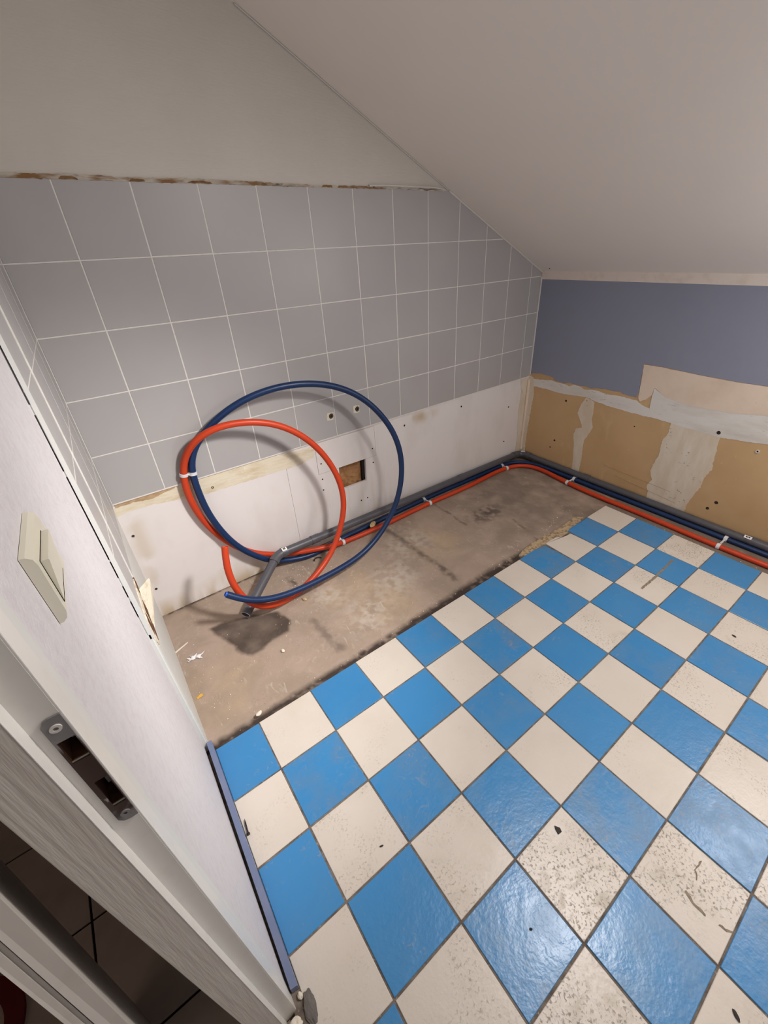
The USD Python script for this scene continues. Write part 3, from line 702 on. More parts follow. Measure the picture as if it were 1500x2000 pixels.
obj("plaster_break", on_lining(hz, .0004, .004), RAWPLASTER, wl, label="broken out plaster below the tiles")
for i, (cy, cz, sy, sz) in enumerate([(-.55, .565, .025, .02), (-.62, .52, .03, .028), (-.66, .485, .026, .022), (-.69, .53, .02, .03)]):
    obj("cavity", on_lining(torn([(cy - sy, cz - sz), (cy + sy, cz - sz * .6), (cy + sy * .8, cz + sz), (cy - sy * .9, cz + sz * .7)], .005, .006, 40 + i), .0012, .003), MORTISE, wl)
flake = hexa([(tx(-.55, .5) - .002, -.60, .435), (tx(-.5, .5) + .030, -.50, .50), (tx(-.5, .5) + .028, -.497, .502), (tx(-.55, .5) - .002, -.58, .43), (tx(-.55, .58) + .0, -.56, .545), (tx(-.5, .58) + .034, -.505, .54), (tx(-.5, .58) + .032, -.50, .542), (tx(-.55, .58) - .001, -.55, .55)])
obj("plaster_flake", flake, RAWPLASTER, wl)

# ---- doorway in the left wall, seen from inside: casing, rebated jamb and strike plate
d1 = thing("door_1", "white painted door frame at the lower left, old strike plate let into its rebate", "door frame", kind="structure")


def lean(m):
    v = np.array(m.vertices)
    v[:, 0] -= .0115 * v[:, 2]
    return trimesh.Trimesh(v, m.faces, process=False)


def fine(m, n=.25):
    v, f = trimesh.remesh.subdivide_to_size(m.vertices, m.faces, n, max_iter=20)
    return trimesh.Trimesh(v, f, process=False)


def rbox(x0, x1, y0, y1, z0, z1, r=.0022):
    """a bar with softly rounded long edges"""
    p = sbox(x0, y0, x1, y1).buffer(-r).buffer(r, quad_segs=3)
    m = extrude(p, z1 - z0)
    m.apply_translation([0, 0, z0])
    return m


ZD = 2.06
obj("casing", lean(rbox(-.2252, -.2222, JY + .0003, YC, -.012, ZD + .06, .001)), GLOSSP, d1, smooth=25)
fz = np.linspace(0, 1, 7)
cove = Polygon([(-.2225, YC - .002), (-.2225, YC + .006), (-.2236, YC + .022), (-.2260, YC + .030), (-.236, YC + .03), (-.236, YC - .002)])
cm = extrude(cove, ZD)
obj("casing_fillet", lean(cm), SMOOTHP, d1, smooth=40)
jm = manifold3d.Manifold(manifold3d.Mesh(np.asarray(box(-.2475, -.2242, JY, JY + .045, -.012, ZD).vertices, np.float32), np.asarray(box(-.2475, -.2242, JY, JY + .045, -.012, ZD).faces, np.uint32)))
LATCH, BOLT = (1.0062, 1.0372), (.9265, .9722)
for z0, z1 in (LATCH, BOLT):
    c_ = box(-.2385, -.2246, JY - .01, JY + .032, z0, z1)
    jm = jm - manifold3d.Manifold(manifold3d.Mesh(np.asarray(c_.vertices, np.float32), np.asarray(c_.faces, np.uint32)))
q = jm.to_mesh()
obj("jamb", lean(trimesh.Trimesh(q.vert_properties[:, :3], q.tri_verts, process=False)), GLOSSP, d1, label="rebate face of the jamb, holding the strike plate")
for z0, z1 in (LATCH, BOLT):
    obj("mortise", lean(cat(box(-.2386, -.2375, JY + .002, JY + .034, z0, z1), box(-.2256, -.2245, JY + .002, JY + .034, z0, z1), box(-.2386, -.2245, JY + .031, JY + .034, z0, z1), box(-.2386, -.2245, JY + .002, JY + .034, z0, z0 + .001), box(-.2386, -.2245, JY + .002, JY + .034, z1 - .001, z1))), MORTISE, d1)
obj("door_stop", lean(rbox(-.2860, -.2473, JY - .0166, JY + .045, -.012, ZD, .0015)), GRAINP, d1, smooth=25, label="broad grained stop of the frame")
obj("stop_edge", lean(rbox(-.2480, -.2468, JY - .0168, JY + .001, -.012, ZD, .0004)), GLOSSP, d1)
obj("head", box(-.30, -.235, -2.26, -1.38, ZD, ZD + .06), GLOSSP, d1)
obj("jamb", box(-.312, -.245, -2.27, -2.232, -.012, ZD), GLOSSP, d1)
# strike plate (z from .897 to 1.066)
w0, w1 = -.2390, -.2238
out = sbox(w0, .8975, w1, 1.0660).intersection(Polygon([(w0, .905), (w0 + .0035, .8993), (w0 + .009, .8972), (w1, .8935), (w1, 1.0665), (w0 + .009, 1.0665), (w0 + .0032, 1.0648), (w0, 1.0590)]))
for z0, z1 in (LATCH, BOLT):
    out = out.difference(sbox(w0 + .0015 if z0 > 1 else w0 + .004, z0 + .0004, w1 - .0008, z1 - .0004))
pmesh = extrude(out, .0016)
v = pmesh.vertices
pmesh = trimesh.Trimesh(np.c_[v[:, 0], JY - v[:, 2] - .0002, v[:, 1]], pmesh.faces, process=False)
if pmesh.volume < 0:
    pmesh.invert()
vv, ff = trimesh.remesh.subdivide_to_size(pmesh.vertices, pmesh.faces, .006, max_iter=12)
pl = obj("strike_plate", lean(trimesh.Trimesh(vv, ff, process=False)), STEEL, d1, label="paint-smeared steel strike plate with two openings")
zn = meshkit.fbm(vv * 160, 3, 2)
primvar(pl, "rust", np.clip((1.036 - vv[:, 2]) / .012 + (zn - .5) * 3, 0, 1) * np.clip((vv[:, 2] - .906) / .010 + (zn - .5) * 3, 0, 1))
for sz in (1.0534, .9104):
    sx = -.2312
    ring = Point(sx, sz).buffer(.0042).difference(Point(sx, sz).buffer(.0019))
    m = extrude(ring, .0012)
    v = m.vertices
    m = trimesh.Trimesh(np.c_[v[:, 0], JY - .0017 - v[:, 2], v[:, 1]], m.faces[:, ::1], process=False)
    if m.volume < 0:
        m.invert()
    obj("screw", lean(m), STEEL if sz < 1 else CAULK, pl)
for nm in [p for p in pl.GetChildren()]:
    constant_zero(nm, "rust")

# ---- skirting along the painted partition
bs_ = thing("baseboard_left", "thin slate-blue skirting strip standing off the foot of the left wall", "skirting", kind="structure")
v = [(x, y, z) for z in (.0, .026) for x, y in ((-.1875, -.738), (-.2025, -.738), (-.2185, -1.394), (-.2035, -1.397))]
mm = hexa(v)
obj("strip", mm, PLINTH, bs_)

# ---- floor
fl = thing("floor", "floor of blue and cream tiles laid in a chequer, bare concrete strip along the tiled wall", "floor", kind="structure")
ZC = -.012


def seg_d(p, pts):
    d = np.full(len(p), 9.)
    for a, b in zip(pts[:-1], pts[1:]):
        a, b = np.array(a), np.array(b)
        t = np.clip(((p - a) @ (b - a)) / ((b - a) @ (b - a)), 0, 1)
        d = np.minimum(d, np.linalg.norm(p - a - t[:, None] * (b - a), axis=1))
    return d


gx, gy = np.meshgrid(np.linspace(-.24, 2.305, 470), np.linspace(.02, -.80, 152))
P2 = np.c_[gx.ravel(), gy.ravel()]
n1 = meshkit.fbm(np.c_[P2 * 14, np.zeros(len(P2))], 4, 1)
n2 = meshkit.fbm(np.c_[P2 * 45, np.zeros(len(P2))], 3, 2)
wob = P2 + .018 * (np.c_[meshkit.fbm(np.c_[P2 * 30, 0 * P2[:, :1]], 3, 5), meshkit.fbm(np.c_[P2 * 30, 0 * P2[:, :1]], 3, 6)] - .5)
y_edge = T_ROWS[0][0] + T_ROWS[0][1] * (P2[:, 0] - .8)
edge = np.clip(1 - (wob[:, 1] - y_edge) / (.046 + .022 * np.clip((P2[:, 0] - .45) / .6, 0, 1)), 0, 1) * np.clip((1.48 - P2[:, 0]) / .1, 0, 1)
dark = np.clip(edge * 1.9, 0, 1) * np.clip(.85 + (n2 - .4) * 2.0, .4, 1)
wetp = Polygon(T_WET).buffer(.006)
wet = np.array([wetp.exterior.distance(Point(*p)) * (1 if wetp.contains(Point(*p)) else -1) if abs(p[0] - .1) < .25 and abs(p[1] + .33) < .25 else -1 for p in wob])
dark = np.maximum(dark, np.clip(wet / .016 + .4, 0, 1) * .90 * np.clip(.95 + (n1 - .5) * .7, 0, 1))
for pts, w, s in ((T_DARK1, .020, .62), (T_LINE5, .010, .6), (T_LINE6, .008, .5), (T_DARK3, .024, .45), (T_DARK4, .018, .8)):
    dark = np.maximum(dark, np.clip(1.3 - seg_d(wob, pts) / w, 0, 1) * s * np.clip(.6 + (n2 - .4) * 2.5, 0, 1))
c2 = np.mean(T_DARK2, 0)
dark = np.maximum(dark, np.exp(-(((wob[:, 0] - c2[0]) / .15) ** 2 + ((wob[:, 1] - c2[1]) / .075) ** 2) ** 1.5) * np.clip(.25 + (n2 - .3) * 1.8, 0, .8))
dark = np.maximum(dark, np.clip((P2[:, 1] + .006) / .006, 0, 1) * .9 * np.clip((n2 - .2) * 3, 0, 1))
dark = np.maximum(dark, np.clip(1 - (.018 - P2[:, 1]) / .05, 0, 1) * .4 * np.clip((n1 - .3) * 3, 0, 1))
dark = np.maximum(dark, np.clip((P2[:, 0] - 1.15) / .6, 0, 1) * .42 * np.clip((n1 - .15) * 2, 0, 1))  # concrete darkens towards the right: light falloff put into the colour
pale = sum(np.exp(-((np.linalg.norm(wob - np.array(c), axis=1)) / r) ** 2) for c, r in zip(T_PALE, (.11, .13, .08, .10))) * np.clip((n2 - .36) * 3, 0, 1)
tan = sum(np.exp(-((np.linalg.norm(wob - np.array(c), axis=1)) / r) ** 2) for c, r in zip(T_TAN, (.16, .14, .12, .12))) * np.clip((n1 - .2) * 2, 0, 1)
zz_ = ZC + .0035 * (n1 - .5) + .0016 * (n2 - .5) - .002
ridge = np.clip(1.2 - seg_d(wob, T_LINE6) / .012, 0, 1) * .004 + np.clip(1.2 - seg_d(wob, T_DARK1) / .02, 0, 1) * .003
cv = np.c_[P2, zz_ + ridge]
R_, C_ = gx.shape
ii, jj = np.meshgrid(np.arange(R_ - 1), np.arange(C_ - 1), indexing="ij")
q = np.stack([ii * C_ + jj, (ii + 1) * C_ + jj, (ii + 1) * C_ + jj + 1, ii * C_ + jj + 1], -1).reshape(-1, 4)
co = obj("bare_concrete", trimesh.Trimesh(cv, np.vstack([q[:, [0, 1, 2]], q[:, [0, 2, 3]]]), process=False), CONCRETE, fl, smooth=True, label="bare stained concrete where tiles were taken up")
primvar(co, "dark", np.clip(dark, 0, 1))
primvar(co, "pale", np.clip(pale, 0, 1))
primvar(co, "tan", np.clip(tan, 0, 1))
o = obj("slab", box(-.30, XR + .03, YN - .05, .03, -.15, -.022), CONCRETE, fl)
constant_zero(o, "dark", "pale", "tan")
o = obj("slab_margin", box(2.06, XR + .01, YN, -.78, -.03, -.0095), CONCRETE, fl)
primvar(o, "dark", [0.55], "constant")
constant_zero(o, "pale", "tan")

cols = {i: c for i, c in enumerate(T_COLS) if c}
cols[11] = (1.9035, .010)
rows = {i: r for i, r in enumerate(T_ROWS) if r}
cols[0] = (-.2445, .012)
for r in range(7, 13):
    rows[r] = (rows[6][0] - .1948 * (r - 6), -.004)


def node(c, r):
    (a, m), (b, n) = cols[c], rows[r]
    y = b
    for _ in range(4):
        x = a + m * (y + 1.3)
        y = b + n * (x - .8)
    return np.array([x, y])


def wall_x(y):
    return -.1862 + .0245 * (y + .738)


def slab_tile(corners, top, th=.011, ch=.0012):
    p = np.asarray(corners, float)
    n = len(p)
    g = Polygon(p).buffer(-ch, join_style=2)
    inn_ = np.array(shapely.geometry.polygon.orient(g).exterior.coords)[:-1]
    p = np.array(shapely.geometry.polygon.orient(Polygon(p)).exterior.coords)[:-1]
    if len(inn_) != len(p):
        m = extrude(Polygon(p), th)
        m.apply_translation([0, 0, top - th])
        return m
    inn_ = np.roll(inn_, -np.argmin(np.linalg.norm(inn_ - p[0], axis=1)), 0)
    v = np.vstack([np.c_[inn_, np.full(n, top)], np.c_[p, np.full(n, top - ch * .8)], np.c_[p, np.full(n, top - th)]])
    f = [[0, i, i + 1] for i in range(1, n - 1)]
    for a in (0, n):
        for i in range(n):
            j = (i + 1) % n
            f += [[a + i, a + n + i, a + n + j], [a + i, a + n + j, a + j]]
    return trimesh.Trimesh(v, np.array(f), process=False)


# how worn each visible tile looks, read off the photograph: (column, row): 0 clean .. 2 dirty
WORN = {(0, 0): 0, (1, 0): 0, (2, 0): 0, (3, 0): 0, (4, 0): 1, (5, 0): 0, (6, 0): 1, (7, 0): 0, (8, 0): 2, (9, 0): 0, (10, 0): 1, (11, 0): 0,
        (0, 1): 0, (1, 1): 2, (2, 1): 0, (3, 1): 0, (4, 1): 0, (5, 1): 2, (6, 1): 0, (7, 1): 1, (8, 1): 0, (9, 1): 1, (10, 1): 0, (11, 1): 1,
        (0, 2): 0, (1, 2): 1, (2, 2): 1, (3, 2): 0, (4, 2): 1, (5, 2): 1, (6, 2): 0, (7, 2): 1, (8, 2): 0, (9, 2): 1, (10, 2): 0, (11, 2): 2,
        (0, 3): 0, (1, 3): 0, (2, 3): 1, (3, 3): 1, (4, 3): 0, (5, 3): 0, (6, 3): 0, (7, 3): 1, (8, 3): 0, (9, 3): 1, (10, 3): 1, (11, 3): 0,
        (0, 4): 1, (1, 4): 1, (2, 4): 1, (3, 4): 2, (4, 4): 2, (5, 4): 0, (6, 4): 0, (7, 4): 1, (8, 4): 1, (9, 4): 1, (10, 4): 1,
        (1, 5): 1, (2, 5): 2, (3, 5): 1, (4, 5): 2, (5, 5): 2, (6, 5): 1, (7, 5): 1, (2, 6): 2, (3, 6): 1, (4, 6): 1}
J = .0022
for r in range(0, 12):
    for c in range(0, 12):
        a, b, d, e = node(c, r), node(c + 1, r), node(c + 1, r + 1), node(c, r + 1)
        j1 = J + RNG.uniform(-.0004, .0006)
        p = np.array([a + [j1, -j1], b + [-j1, -j1], d + [-j1, j1], e + [j1, j1]])
        if r == 0:
            p[0, 1] += .001
        if c == 0:
            p[0, 0] = wall_x(p[0, 1])
            p[3, 0] = wall_x(p[3, 1])
        if (c, r) == (9, 0):   # this one lost its outer edge
            p = np.array([p[0] + [.008, -.004], [1.560, -.7760], [1.6157, -.7800], [1.640, -.797], [1.672, -.8065], [p[1][0] - .002, -.8075], p[2], p[3]])
        if (c, r) == (10, 0):
            p = np.array([p[0] + [.004, -.012], p[0] + [.03, -.004], p[1] + [-.01, -.002], p[1], p[2], p[3]])
        if (c, r) == (8, 0):
            p = np.array([p[0], [1.42, p[0][1]], p[1] + [-.05, -.002], p[1] + [-.004, -.012], p[2], p[3]])
        blue = (c + r) % 2 == 0
        w = WORN.get((c, r), int(RNG.choice([0, 1, 2], p=[.3, .45, .25])))
        obj("tile", slab_tile(p, RNG.uniform(-.0004, .0004)), (BLUES if blue else CREAMS)[w], fl)
gb = np.array([node(0, 0) + [.05, -.001], node(9, 0) + [0, -.001], [1.52, -.80], node(10, 0) + [0, -.02], node(12, 0) + [.004, -.003], node(12, 12), node(0, 12) + [.0, 0]])
g = Polygon([(-.215, node(0, 0)[1] - .001)] + [tuple(x) for x in gb[1:-1]] + [(-.26, node(0, 12)[1])])
m = extrude(g, .02)
m.apply_translation([0, 0, -.0222])
obj("grout_bed", m, FLOOR_GROUT, fl, label="grey-brown joints between the floor tiles")
# scuffed streaks of old adhesive on four tiles
SMEAR = mat("grey_tan_smear", S(150, 136, 116), [dict(scale=70, lo=.4, hi=.65, color=S(122, 110, 98))], rough=.8)
for i, line in enumerate([[[1.8775, -1.2507], [1.794, -1.255], [1.7158, -1.256], [1.6338, -1.2557], [1.565, -1.255]], [[0.6142, -1.8287], [0.6044, -1.853], [0.6034, -1.8805]], [[0.654, -1.8377], [0.6735, -1.8277], [0.7083, -1.8315]], [[0.61, -1.9033], [0.6104, -1.9154], [0.6201, -1.9262]]]):
    w_ = (.010, .006, .003, .005)[i]
    g = shapely.LineString(line).buffer(w_ * .5, cap_style=2)
    m = extrude(Polygon(rough(np.array(g.exterior.coords)[:-1], .005, .004, 70 + i)).buffer(0), .0004)
    m.apply_translation([0, 0, .0003])
    obj("adhesive_smear", m, SMEAR, fl)
# broken bedding mortar along the edge of the far tiles
mp = np.array(T_MORTAR)
mo = np.vstack([mp, [[1.90, -.762], [1.70, -.805], [1.62, -.785], [1.52, -.782], [1.40, -.772], [1.36, -.765], [1.35, -.745]]])
m = extrude(torn(mo, .008, .007, 51), .009)
m.apply_translation([0, 0, -.014])
v, f = trimesh.remesh.subdivide_to_size(m.vertices, m.faces, .012, max_iter=10)
v = v + np.c_[np.zeros((len(v), 2)), .006 * (meshkit.fbm(v * 70, 3, 4) - .5) * (v[:, 2] > -.01)]
obj("bedding_mortar", trimesh.Trimesh(v, f, process=False), MORTAR, fl, label="broken tan mortar along the ragged tile edge")

# ---- unseen rest of the room, and the dark hall beyond the doorway
wn = thing("wall_near", "plain white wall behind the viewer", "wall", kind="structure")
obj("panel", on_back(Polygon([(-.31, -.02), (2.4, -.02), (2.4, ROOF(2.4) + .02), (-.31, ROOF(-.31) + .02)]), YN - .06, .06), STIPPLE, wn)
wh = thing("wall_hall", "dark walls of the hall beyond the door frame", "wall", kind="structure")
obj("panel", box(-1.45, -1.40, YN, .2, -.02, 2.5), HALL, wh)
obj("panel", box(-1.45, -.30, .15, .2, -.02, 2.5), HALL, wh)
obj("panel", box(-1.45, -.30, YN - .05, YN, -.02, 2.5), HALL, wh)
obj("panel", box(-1.45, -.30, YN - .05, .2, 2.5, 2.55), HALL, wh)
fh = thing("floor_hall", "dark tiled floor of the hall beyond the door frame", "floor", kind="structure")
obj("bed", box(-1.42, -.285, YN, .2, -.06, -.018), DARKGAP, fh)
for i in range(4):
    for j in range(11):
        xa, ya = -1.40 + .28 * i, .14 - .28 * j
        obj("tile", box(xa + .003, xa + .277, ya - .277, ya - .003, -.03, -.013), HALLFLOOR, fh)

# ================================================================ THE THINGS
# ---- unseen recessed lamp in the slope, placed for the floor sheen and conduit shadows
axis = n_sl
lamp = thing("ceiling_lamp", "unseen round recessed lamp in the sloping ceiling, placed to light the conduit corner", "lamp")
rim = trimesh.creation.annulus(LAMP_RADIUS + .002, LAMP_RADIUS + .016, .006)
R4 = trimesh.geometry.align_vectors([0, 0, -1], axis)
rim.apply_transform(R4)
rim.apply_translation(np.array(LAMP) + axis * .003)
obj("rim", rim, LAMPRIM, lamp)
UsdGeom.Xform.Define(stage, "/World/room_lights")
disk = UsdLux.DiskLight.Define(stage, "/World/room_lights/lamp_lens")
Mx = np.eye(4)
Mx[:3, :3] = R4[:3, :3]
Mx[:3, 3] = np.array(LAMP) + axis * .004
disk.AddTransformOp().Set(Gf.Matrix4d(*Mx.T.ravel().tolist()))
disk.CreateRadiusAttr(LAMP_RADIUS)
disk.CreateIntensityAttr(LENS_POWER)
disk.CreateColorAttr(Gf.Vec3f(*LAMP_COLOR))
spot = UsdLux.SphereLight.Define(stage, "/World/room_lights/lamp_beam")
aim = np.array(AIM) - np.array(LAMP)
aim /= np.linalg.norm(aim)
z_ = -aim
x_ = np.cross([0, 0, 1], z_)
x_ /= np.linalg.norm(x_)
Mx = np.eye(4)
Mx[:3, 0], Mx[:3, 1], Mx[:3, 2], Mx[:3, 3] = x_, np.cross(z_, x_), z_, np.array(LAMP) + axis * (LAMP_RADIUS + .01)
spot.AddTransformOp().Set(Gf.Matrix4d(*Mx.T.ravel().tolist()))
spot.CreateRadiusAttr(LAMP_RADIUS)
spot.CreateIntensityAttr(BEAM_POWER)
spot.CreateColorAttr(Gf.Vec3f(*LAMP_COLOR))
sh = UsdLux.ShapingAPI.Apply(spot.GetPrim())
sh.CreateShapingConeAngleAttr(BEAM_CONE)
sh.CreateShapingConeSoftnessAttr(1.0)
globe = UsdLux.SphereLight.Define(stage, "/World/room_lights/pendant_globe")  # unseen globe light, out of view, lifts the right wall and general brightness
globe.AddTranslateOp().Set(Gf.Vec3d(*UNSEEN_GLOBE))
globe.CreateRadiusAttr(UNSEEN_GLOBE_RADIUS)
globe.CreateIntensityAttr(UNSEEN_GLOBE_POWER)
globe.CreateColorAttr(Gf.Vec3f(*LAMP_COLOR))
pend = thing("pendant_lamp", "unseen globe lamp on a cord, out of view, placed to brighten the right wall", "lamp")
pz_ = ROOF(UNSEEN_GLOBE[0])
obj("cord", tube(np.array([[UNSEEN_GLOBE[0], UNSEEN_GLOBE[1], z] for z in np.linspace(UNSEEN_GLOBE[2] + UNSEEN_GLOBE_RADIUS + .03, pz_ - .005, 5)]), .003, 8), CAULK, pend)
obj("cap", tube(np.array([[UNSEEN_GLOBE[0], UNSEEN_GLOBE[1], UNSEEN_GLOBE[2] + UNSEEN_GLOBE_RADIUS + d_] for d_ in (.004, .02, .034)]), [.03, .026, .008], 18), CAULK, pend, smooth=40)

# ---- corrugated conduits
HR = .0141
PITCH = .0036


def sleeve(pts, mat_, parent, end_len):
    q = spline(pts, PITCH / 2)
    n = len(q)
    r = np.where(np.arange(n) % 2 == 0, HR, HR - .0013)
    m = pipe(q, r, HR - .0024, .05, 14)
    obj("sleeve", m, mat_, parent, smooth=True)
    return q


blue_h = thing("blue_conduit", "navy blue corrugated conduit running along the walls and rising in the larger loop", "conduit")
qb = sleeve(T_BLUE, NAVY, blue_h, 0)
t = qb[-1] - qb[-4]
t /= np.linalg.norm(t)
obj("inner_pipe", pipe(np.array([qb[-1] - t * .05, qb[-1] - t * .03, qb[-1] - t * .01, qb[-1] + t * .007]), .0102, .0074, .04, 24), BLUEPIPE, blue_h, smooth=30, label="bright blue inner pipe showing at the cut end")
red_h = thing("red_conduit", "orange-red corrugated conduit running along the walls and rising in the smaller loop", "conduit")
qr = sleeve(T_RED, ORANGE, red_h, 0)
t = qr[-1] - qr[-4]
t /= np.linalg.norm(t)
obj("inner_pipe", pipe(np.array([qr[-1] - t * .09, qr[-1] - t * .07, qr[-1] - t * .05, qr[-1] - t * .016]), .0098, .0074, .03, 20), ORANGE, red_h, smooth=30)

# ---- white clips holding the two conduits together
clip_labels = [
    ("white plastic clip binding both conduits on the left side of the loops", None),
    ("white plastic clip on the floor run just beside where the orange loop comes down", None),
    ("white plastic clip on the floor run midway along the white board", None),
    ("white plastic clip on the floor run just left of the room corner", None),
    ("white plastic clip on the floor run just right of the room corner", None),
    ("white plastic clip on the floor run beside the chequered tiles under the brown board", None)]


def band(q, at, width, r):
    i = int(np.argmin(np.linalg.norm(q - at, axis=1)))
    d = np.r_[0, np.cumsum(np.linalg.norm(np.diff(q, axis=0), axis=1))]
    s = np.linspace(d[i] - width / 2, d[i] + width / 2, 5)
    p = np.stack([np.interp(s, d, q[:, k]) for k in range(3)], 1)
    return tube(p, r, 20), p[2]


for k, at in enumerate(T_CLIPS):
    c_ = thing("conduit_clip", clip_labels[k][0], "clip", "white clips binding the two conduits")
    at = np.array(at)
    wd = .013 if k == 0 else .016
    m1, p1 = band(qr, at, wd, HR + .0022)
    m2, p2 = band(qb, p1, wd, HR + .0022)
    obj("ring", m1, CLIP, c_, smooth=40)
    obj("ring", m2, CLIP, c_, smooth=40)
    dv = p2 - p1
    if np.linalg.norm(dv) > .02:
        br = tube(np.array([p1 + dv * .2, p1 + dv * .5, p1 + dv * .8]) + [0, -.006 if k == 0 else 0, .006 if k else 0], .0052, 10)
        obj("bridge", br, CLIP, c_, smooth=40)

# ---- grey waste pipe
PR = .0205
dp = thing("waste_pipe", "grey plastic waste pipe along the foot of the walls with an angled open end", "pipe")
E = np.array([.357, -.067, .101])
K = np.array([2.2775, -.0175, .029])
B1 = E + (K - E) * .5
K1 = np.array([2.2775, -2.80, .012])
END = np.array([.1040, -.262, .017])


def lerp(a, b, n):
    return a + (b - a) * np.linspace(0, 1, n)[:, None]


de = (END - E) / np.linalg.norm(END - E)
db = (B1 - E) / np.linalg.norm(B1 - E)
arc = lambda a, c_, b, n=12: np.array([(1 - s) ** 2 * a + 2 * s * (1 - s) * c_ + s * s * b for s in np.linspace(0, 1, n)])
obj("end_pipe", pipe(lerp(E + de * .015, END, 12), PR, PR - .0035, .09), PVC, dp, smooth=30, label="angled open end of the waste pipe")
rim_ = trimesh.creation.annulus(PR - .0034, PR + .0003, .0012)
rim_.apply_transform(trimesh.geometry.align_vectors([0, 0, 1], de))
rim_.apply_translation(END + de * .0014)
obj("cut_rim", rim_, PVC_RIM, dp)
elb = arc(E + de * .034, E, E + db * .036, 14)
obj("elbow", cat(tube(elb, PR + .0022, 26), tube(lerp(E + de * .022, E + de * .046, 3), PR + .0040, 26), tube(lerp(E + db * .022, E + db * .050, 3), PR + .0040, 26)), PVC, dp, smooth=35)
obj("straight_pipe", tube(np.vstack([lerp(E + db * .02, B1, 12), lerp(B1, K - db * .055, 14)[1:]]), PR, 26), PVC, dp, smooth=35)
obj("coupling", tube(lerp(E + db * .185, E + db * .232, 3), PR + .0022, 26), PVC, dp, smooth=35)
obj("coupling", tube(lerp(E + db * 1.27, E + db * 1.315, 3), PR + .0022, 26), PVC, dp, smooth=35)
ck = arc(K - db * .058, K, K + [0, -.058, 0], 16)
obj("corner_elbow", cat(tube(ck, PR + .0022, 26), tube(lerp(K - db * .085, K - db * .05, 3), PR + .0035, 26), tube(lerp(K + [0, -.085, 0], K + [0, -.05, 0], 3), PR + .0035, 26)), PVC, dp, smooth=35)
obj("straight_pipe", tube(lerp(K + [0, -.05, 0], K1, 20), PR, 26), PVC, dp, smooth=35)
obj("coupling", tube(lerp(K + [0, -1.40, -.0055], K + [0, -1.50, -.006], 4), PR + .0028, 26), PVC, dp, smooth=35)
obj("coupling", tube(lerp(K + [0, -.50, -.002], K + [0, -.545, -.002], 4), PR + .0022, 26), PVC, dp, smooth=35)


def sticker(c0, ax, r, a0, a1, half, up=(0, 0, 1)):
    """a patch lying on the round of a pipe; angles from the vertical towards the room"""
    ax = np.asarray(ax, float) / np.linalg.norm(ax)
    u = np.asarray(up, float) - ax * np.dot(up, ax)
    u /= np.linalg.norm(u)
    w = np.cross(ax, u)
    a = np.linspace(a0, a1, 8)
    s = np.array([-half, half])
    v = np.array([[c0 + ax * k + (r + e) * (np.cos(b) * u + np.sin(b) * w) for k in s for e in (0, -.0012)] for b in a]).reshape(-1, 3)
    f = []
    for i in range(7):
        p, n = i * 4, i * 4 + 4
        f += [[p, p + 2, n + 2], [p, n + 2, n], [p + 1, n + 1, n + 3], [p + 1, n + 3, p + 3], [p, n, n + 1], [p, n + 1, p + 1], [p + 2, p + 3, n + 3], [p + 2, n + 3, n + 2]]
    m = trimesh.Trimesh(v, np.array(f), process=False)
    trimesh.repair.fix_normals(m)
    return m


lb = obj("label", sticker(E + db * .035, db, PR + .0050, -.15, .75, .0125), LABEL, dp, label="small white printed label on the elbow")
for k in (-.4, .35):
    obj("print", sticker(E + db * (.035 + .008 * k), db, PR + .0054, .0, .55, .0018), INK, lb)
obj("print", sticker(E + db * .035, db, PR + .0054, .22, .34, .006), INK, lb)
cs_ = K + np.array([0, -1.405, -.0056])
lb = obj("label", sticker(cs_, (0, -1, 0), PR + .0034, .1, .85, .016), LABEL, dp, label="small white printed label on the right pipe run")
obj("print", sticker(cs_, (0, -1, 0), PR + .0038, .28, .66, .0085), INK, lb)
obj("print", sticker(cs_, (0, -1, 0), PR + .0042, .40, .55, .004), LABEL, lb)
obj("label", sticker(K + [-.012, -.028, .001], (1, -1, 0), PR + .0042, -.2, .35, .014), LABEL, dp, label="torn white label at the corner bend")

# ---- light switch on the painted wall
sw = thing("light_switch", "ivory plastic rocker switch on the stippled white wall beside the door frame", "light switch")
YA, YBB, Z0, Z1 = -1.190, -1.293, 1.0565, 1.1395


def sx_(y, z, d):
    return px_(y, z) + .001 + d


def switch_prism(y0, y1, prof):
    """prof: (z, depth) outline of the section"""
    p = np.array(prof)
    n = len(p)
    v = [(sx_(y, z, d), y, z) for y in (y0, y1) for z, d in p]
    f = []
    for i in range(n):
        j = (i + 1) % n
        f += [[i, j, n + j], [i, n + j, n + i]]
    tri = trimesh.creation.triangulate_polygon(Polygon(p), engine="earcut")
    idx = [int(np.argmin(np.linalg.norm(p - a, axis=1))) for a in tri[0]]
    for a in tri[1]:
        k = [idx[x] for x in a]
        f += [k, [n + x for x in k[::-1]]]
    m = trimesh.Trimesh(np.array(v), np.array(f), process=False)
    trimesh.repair.fix_normals(m)
    return m


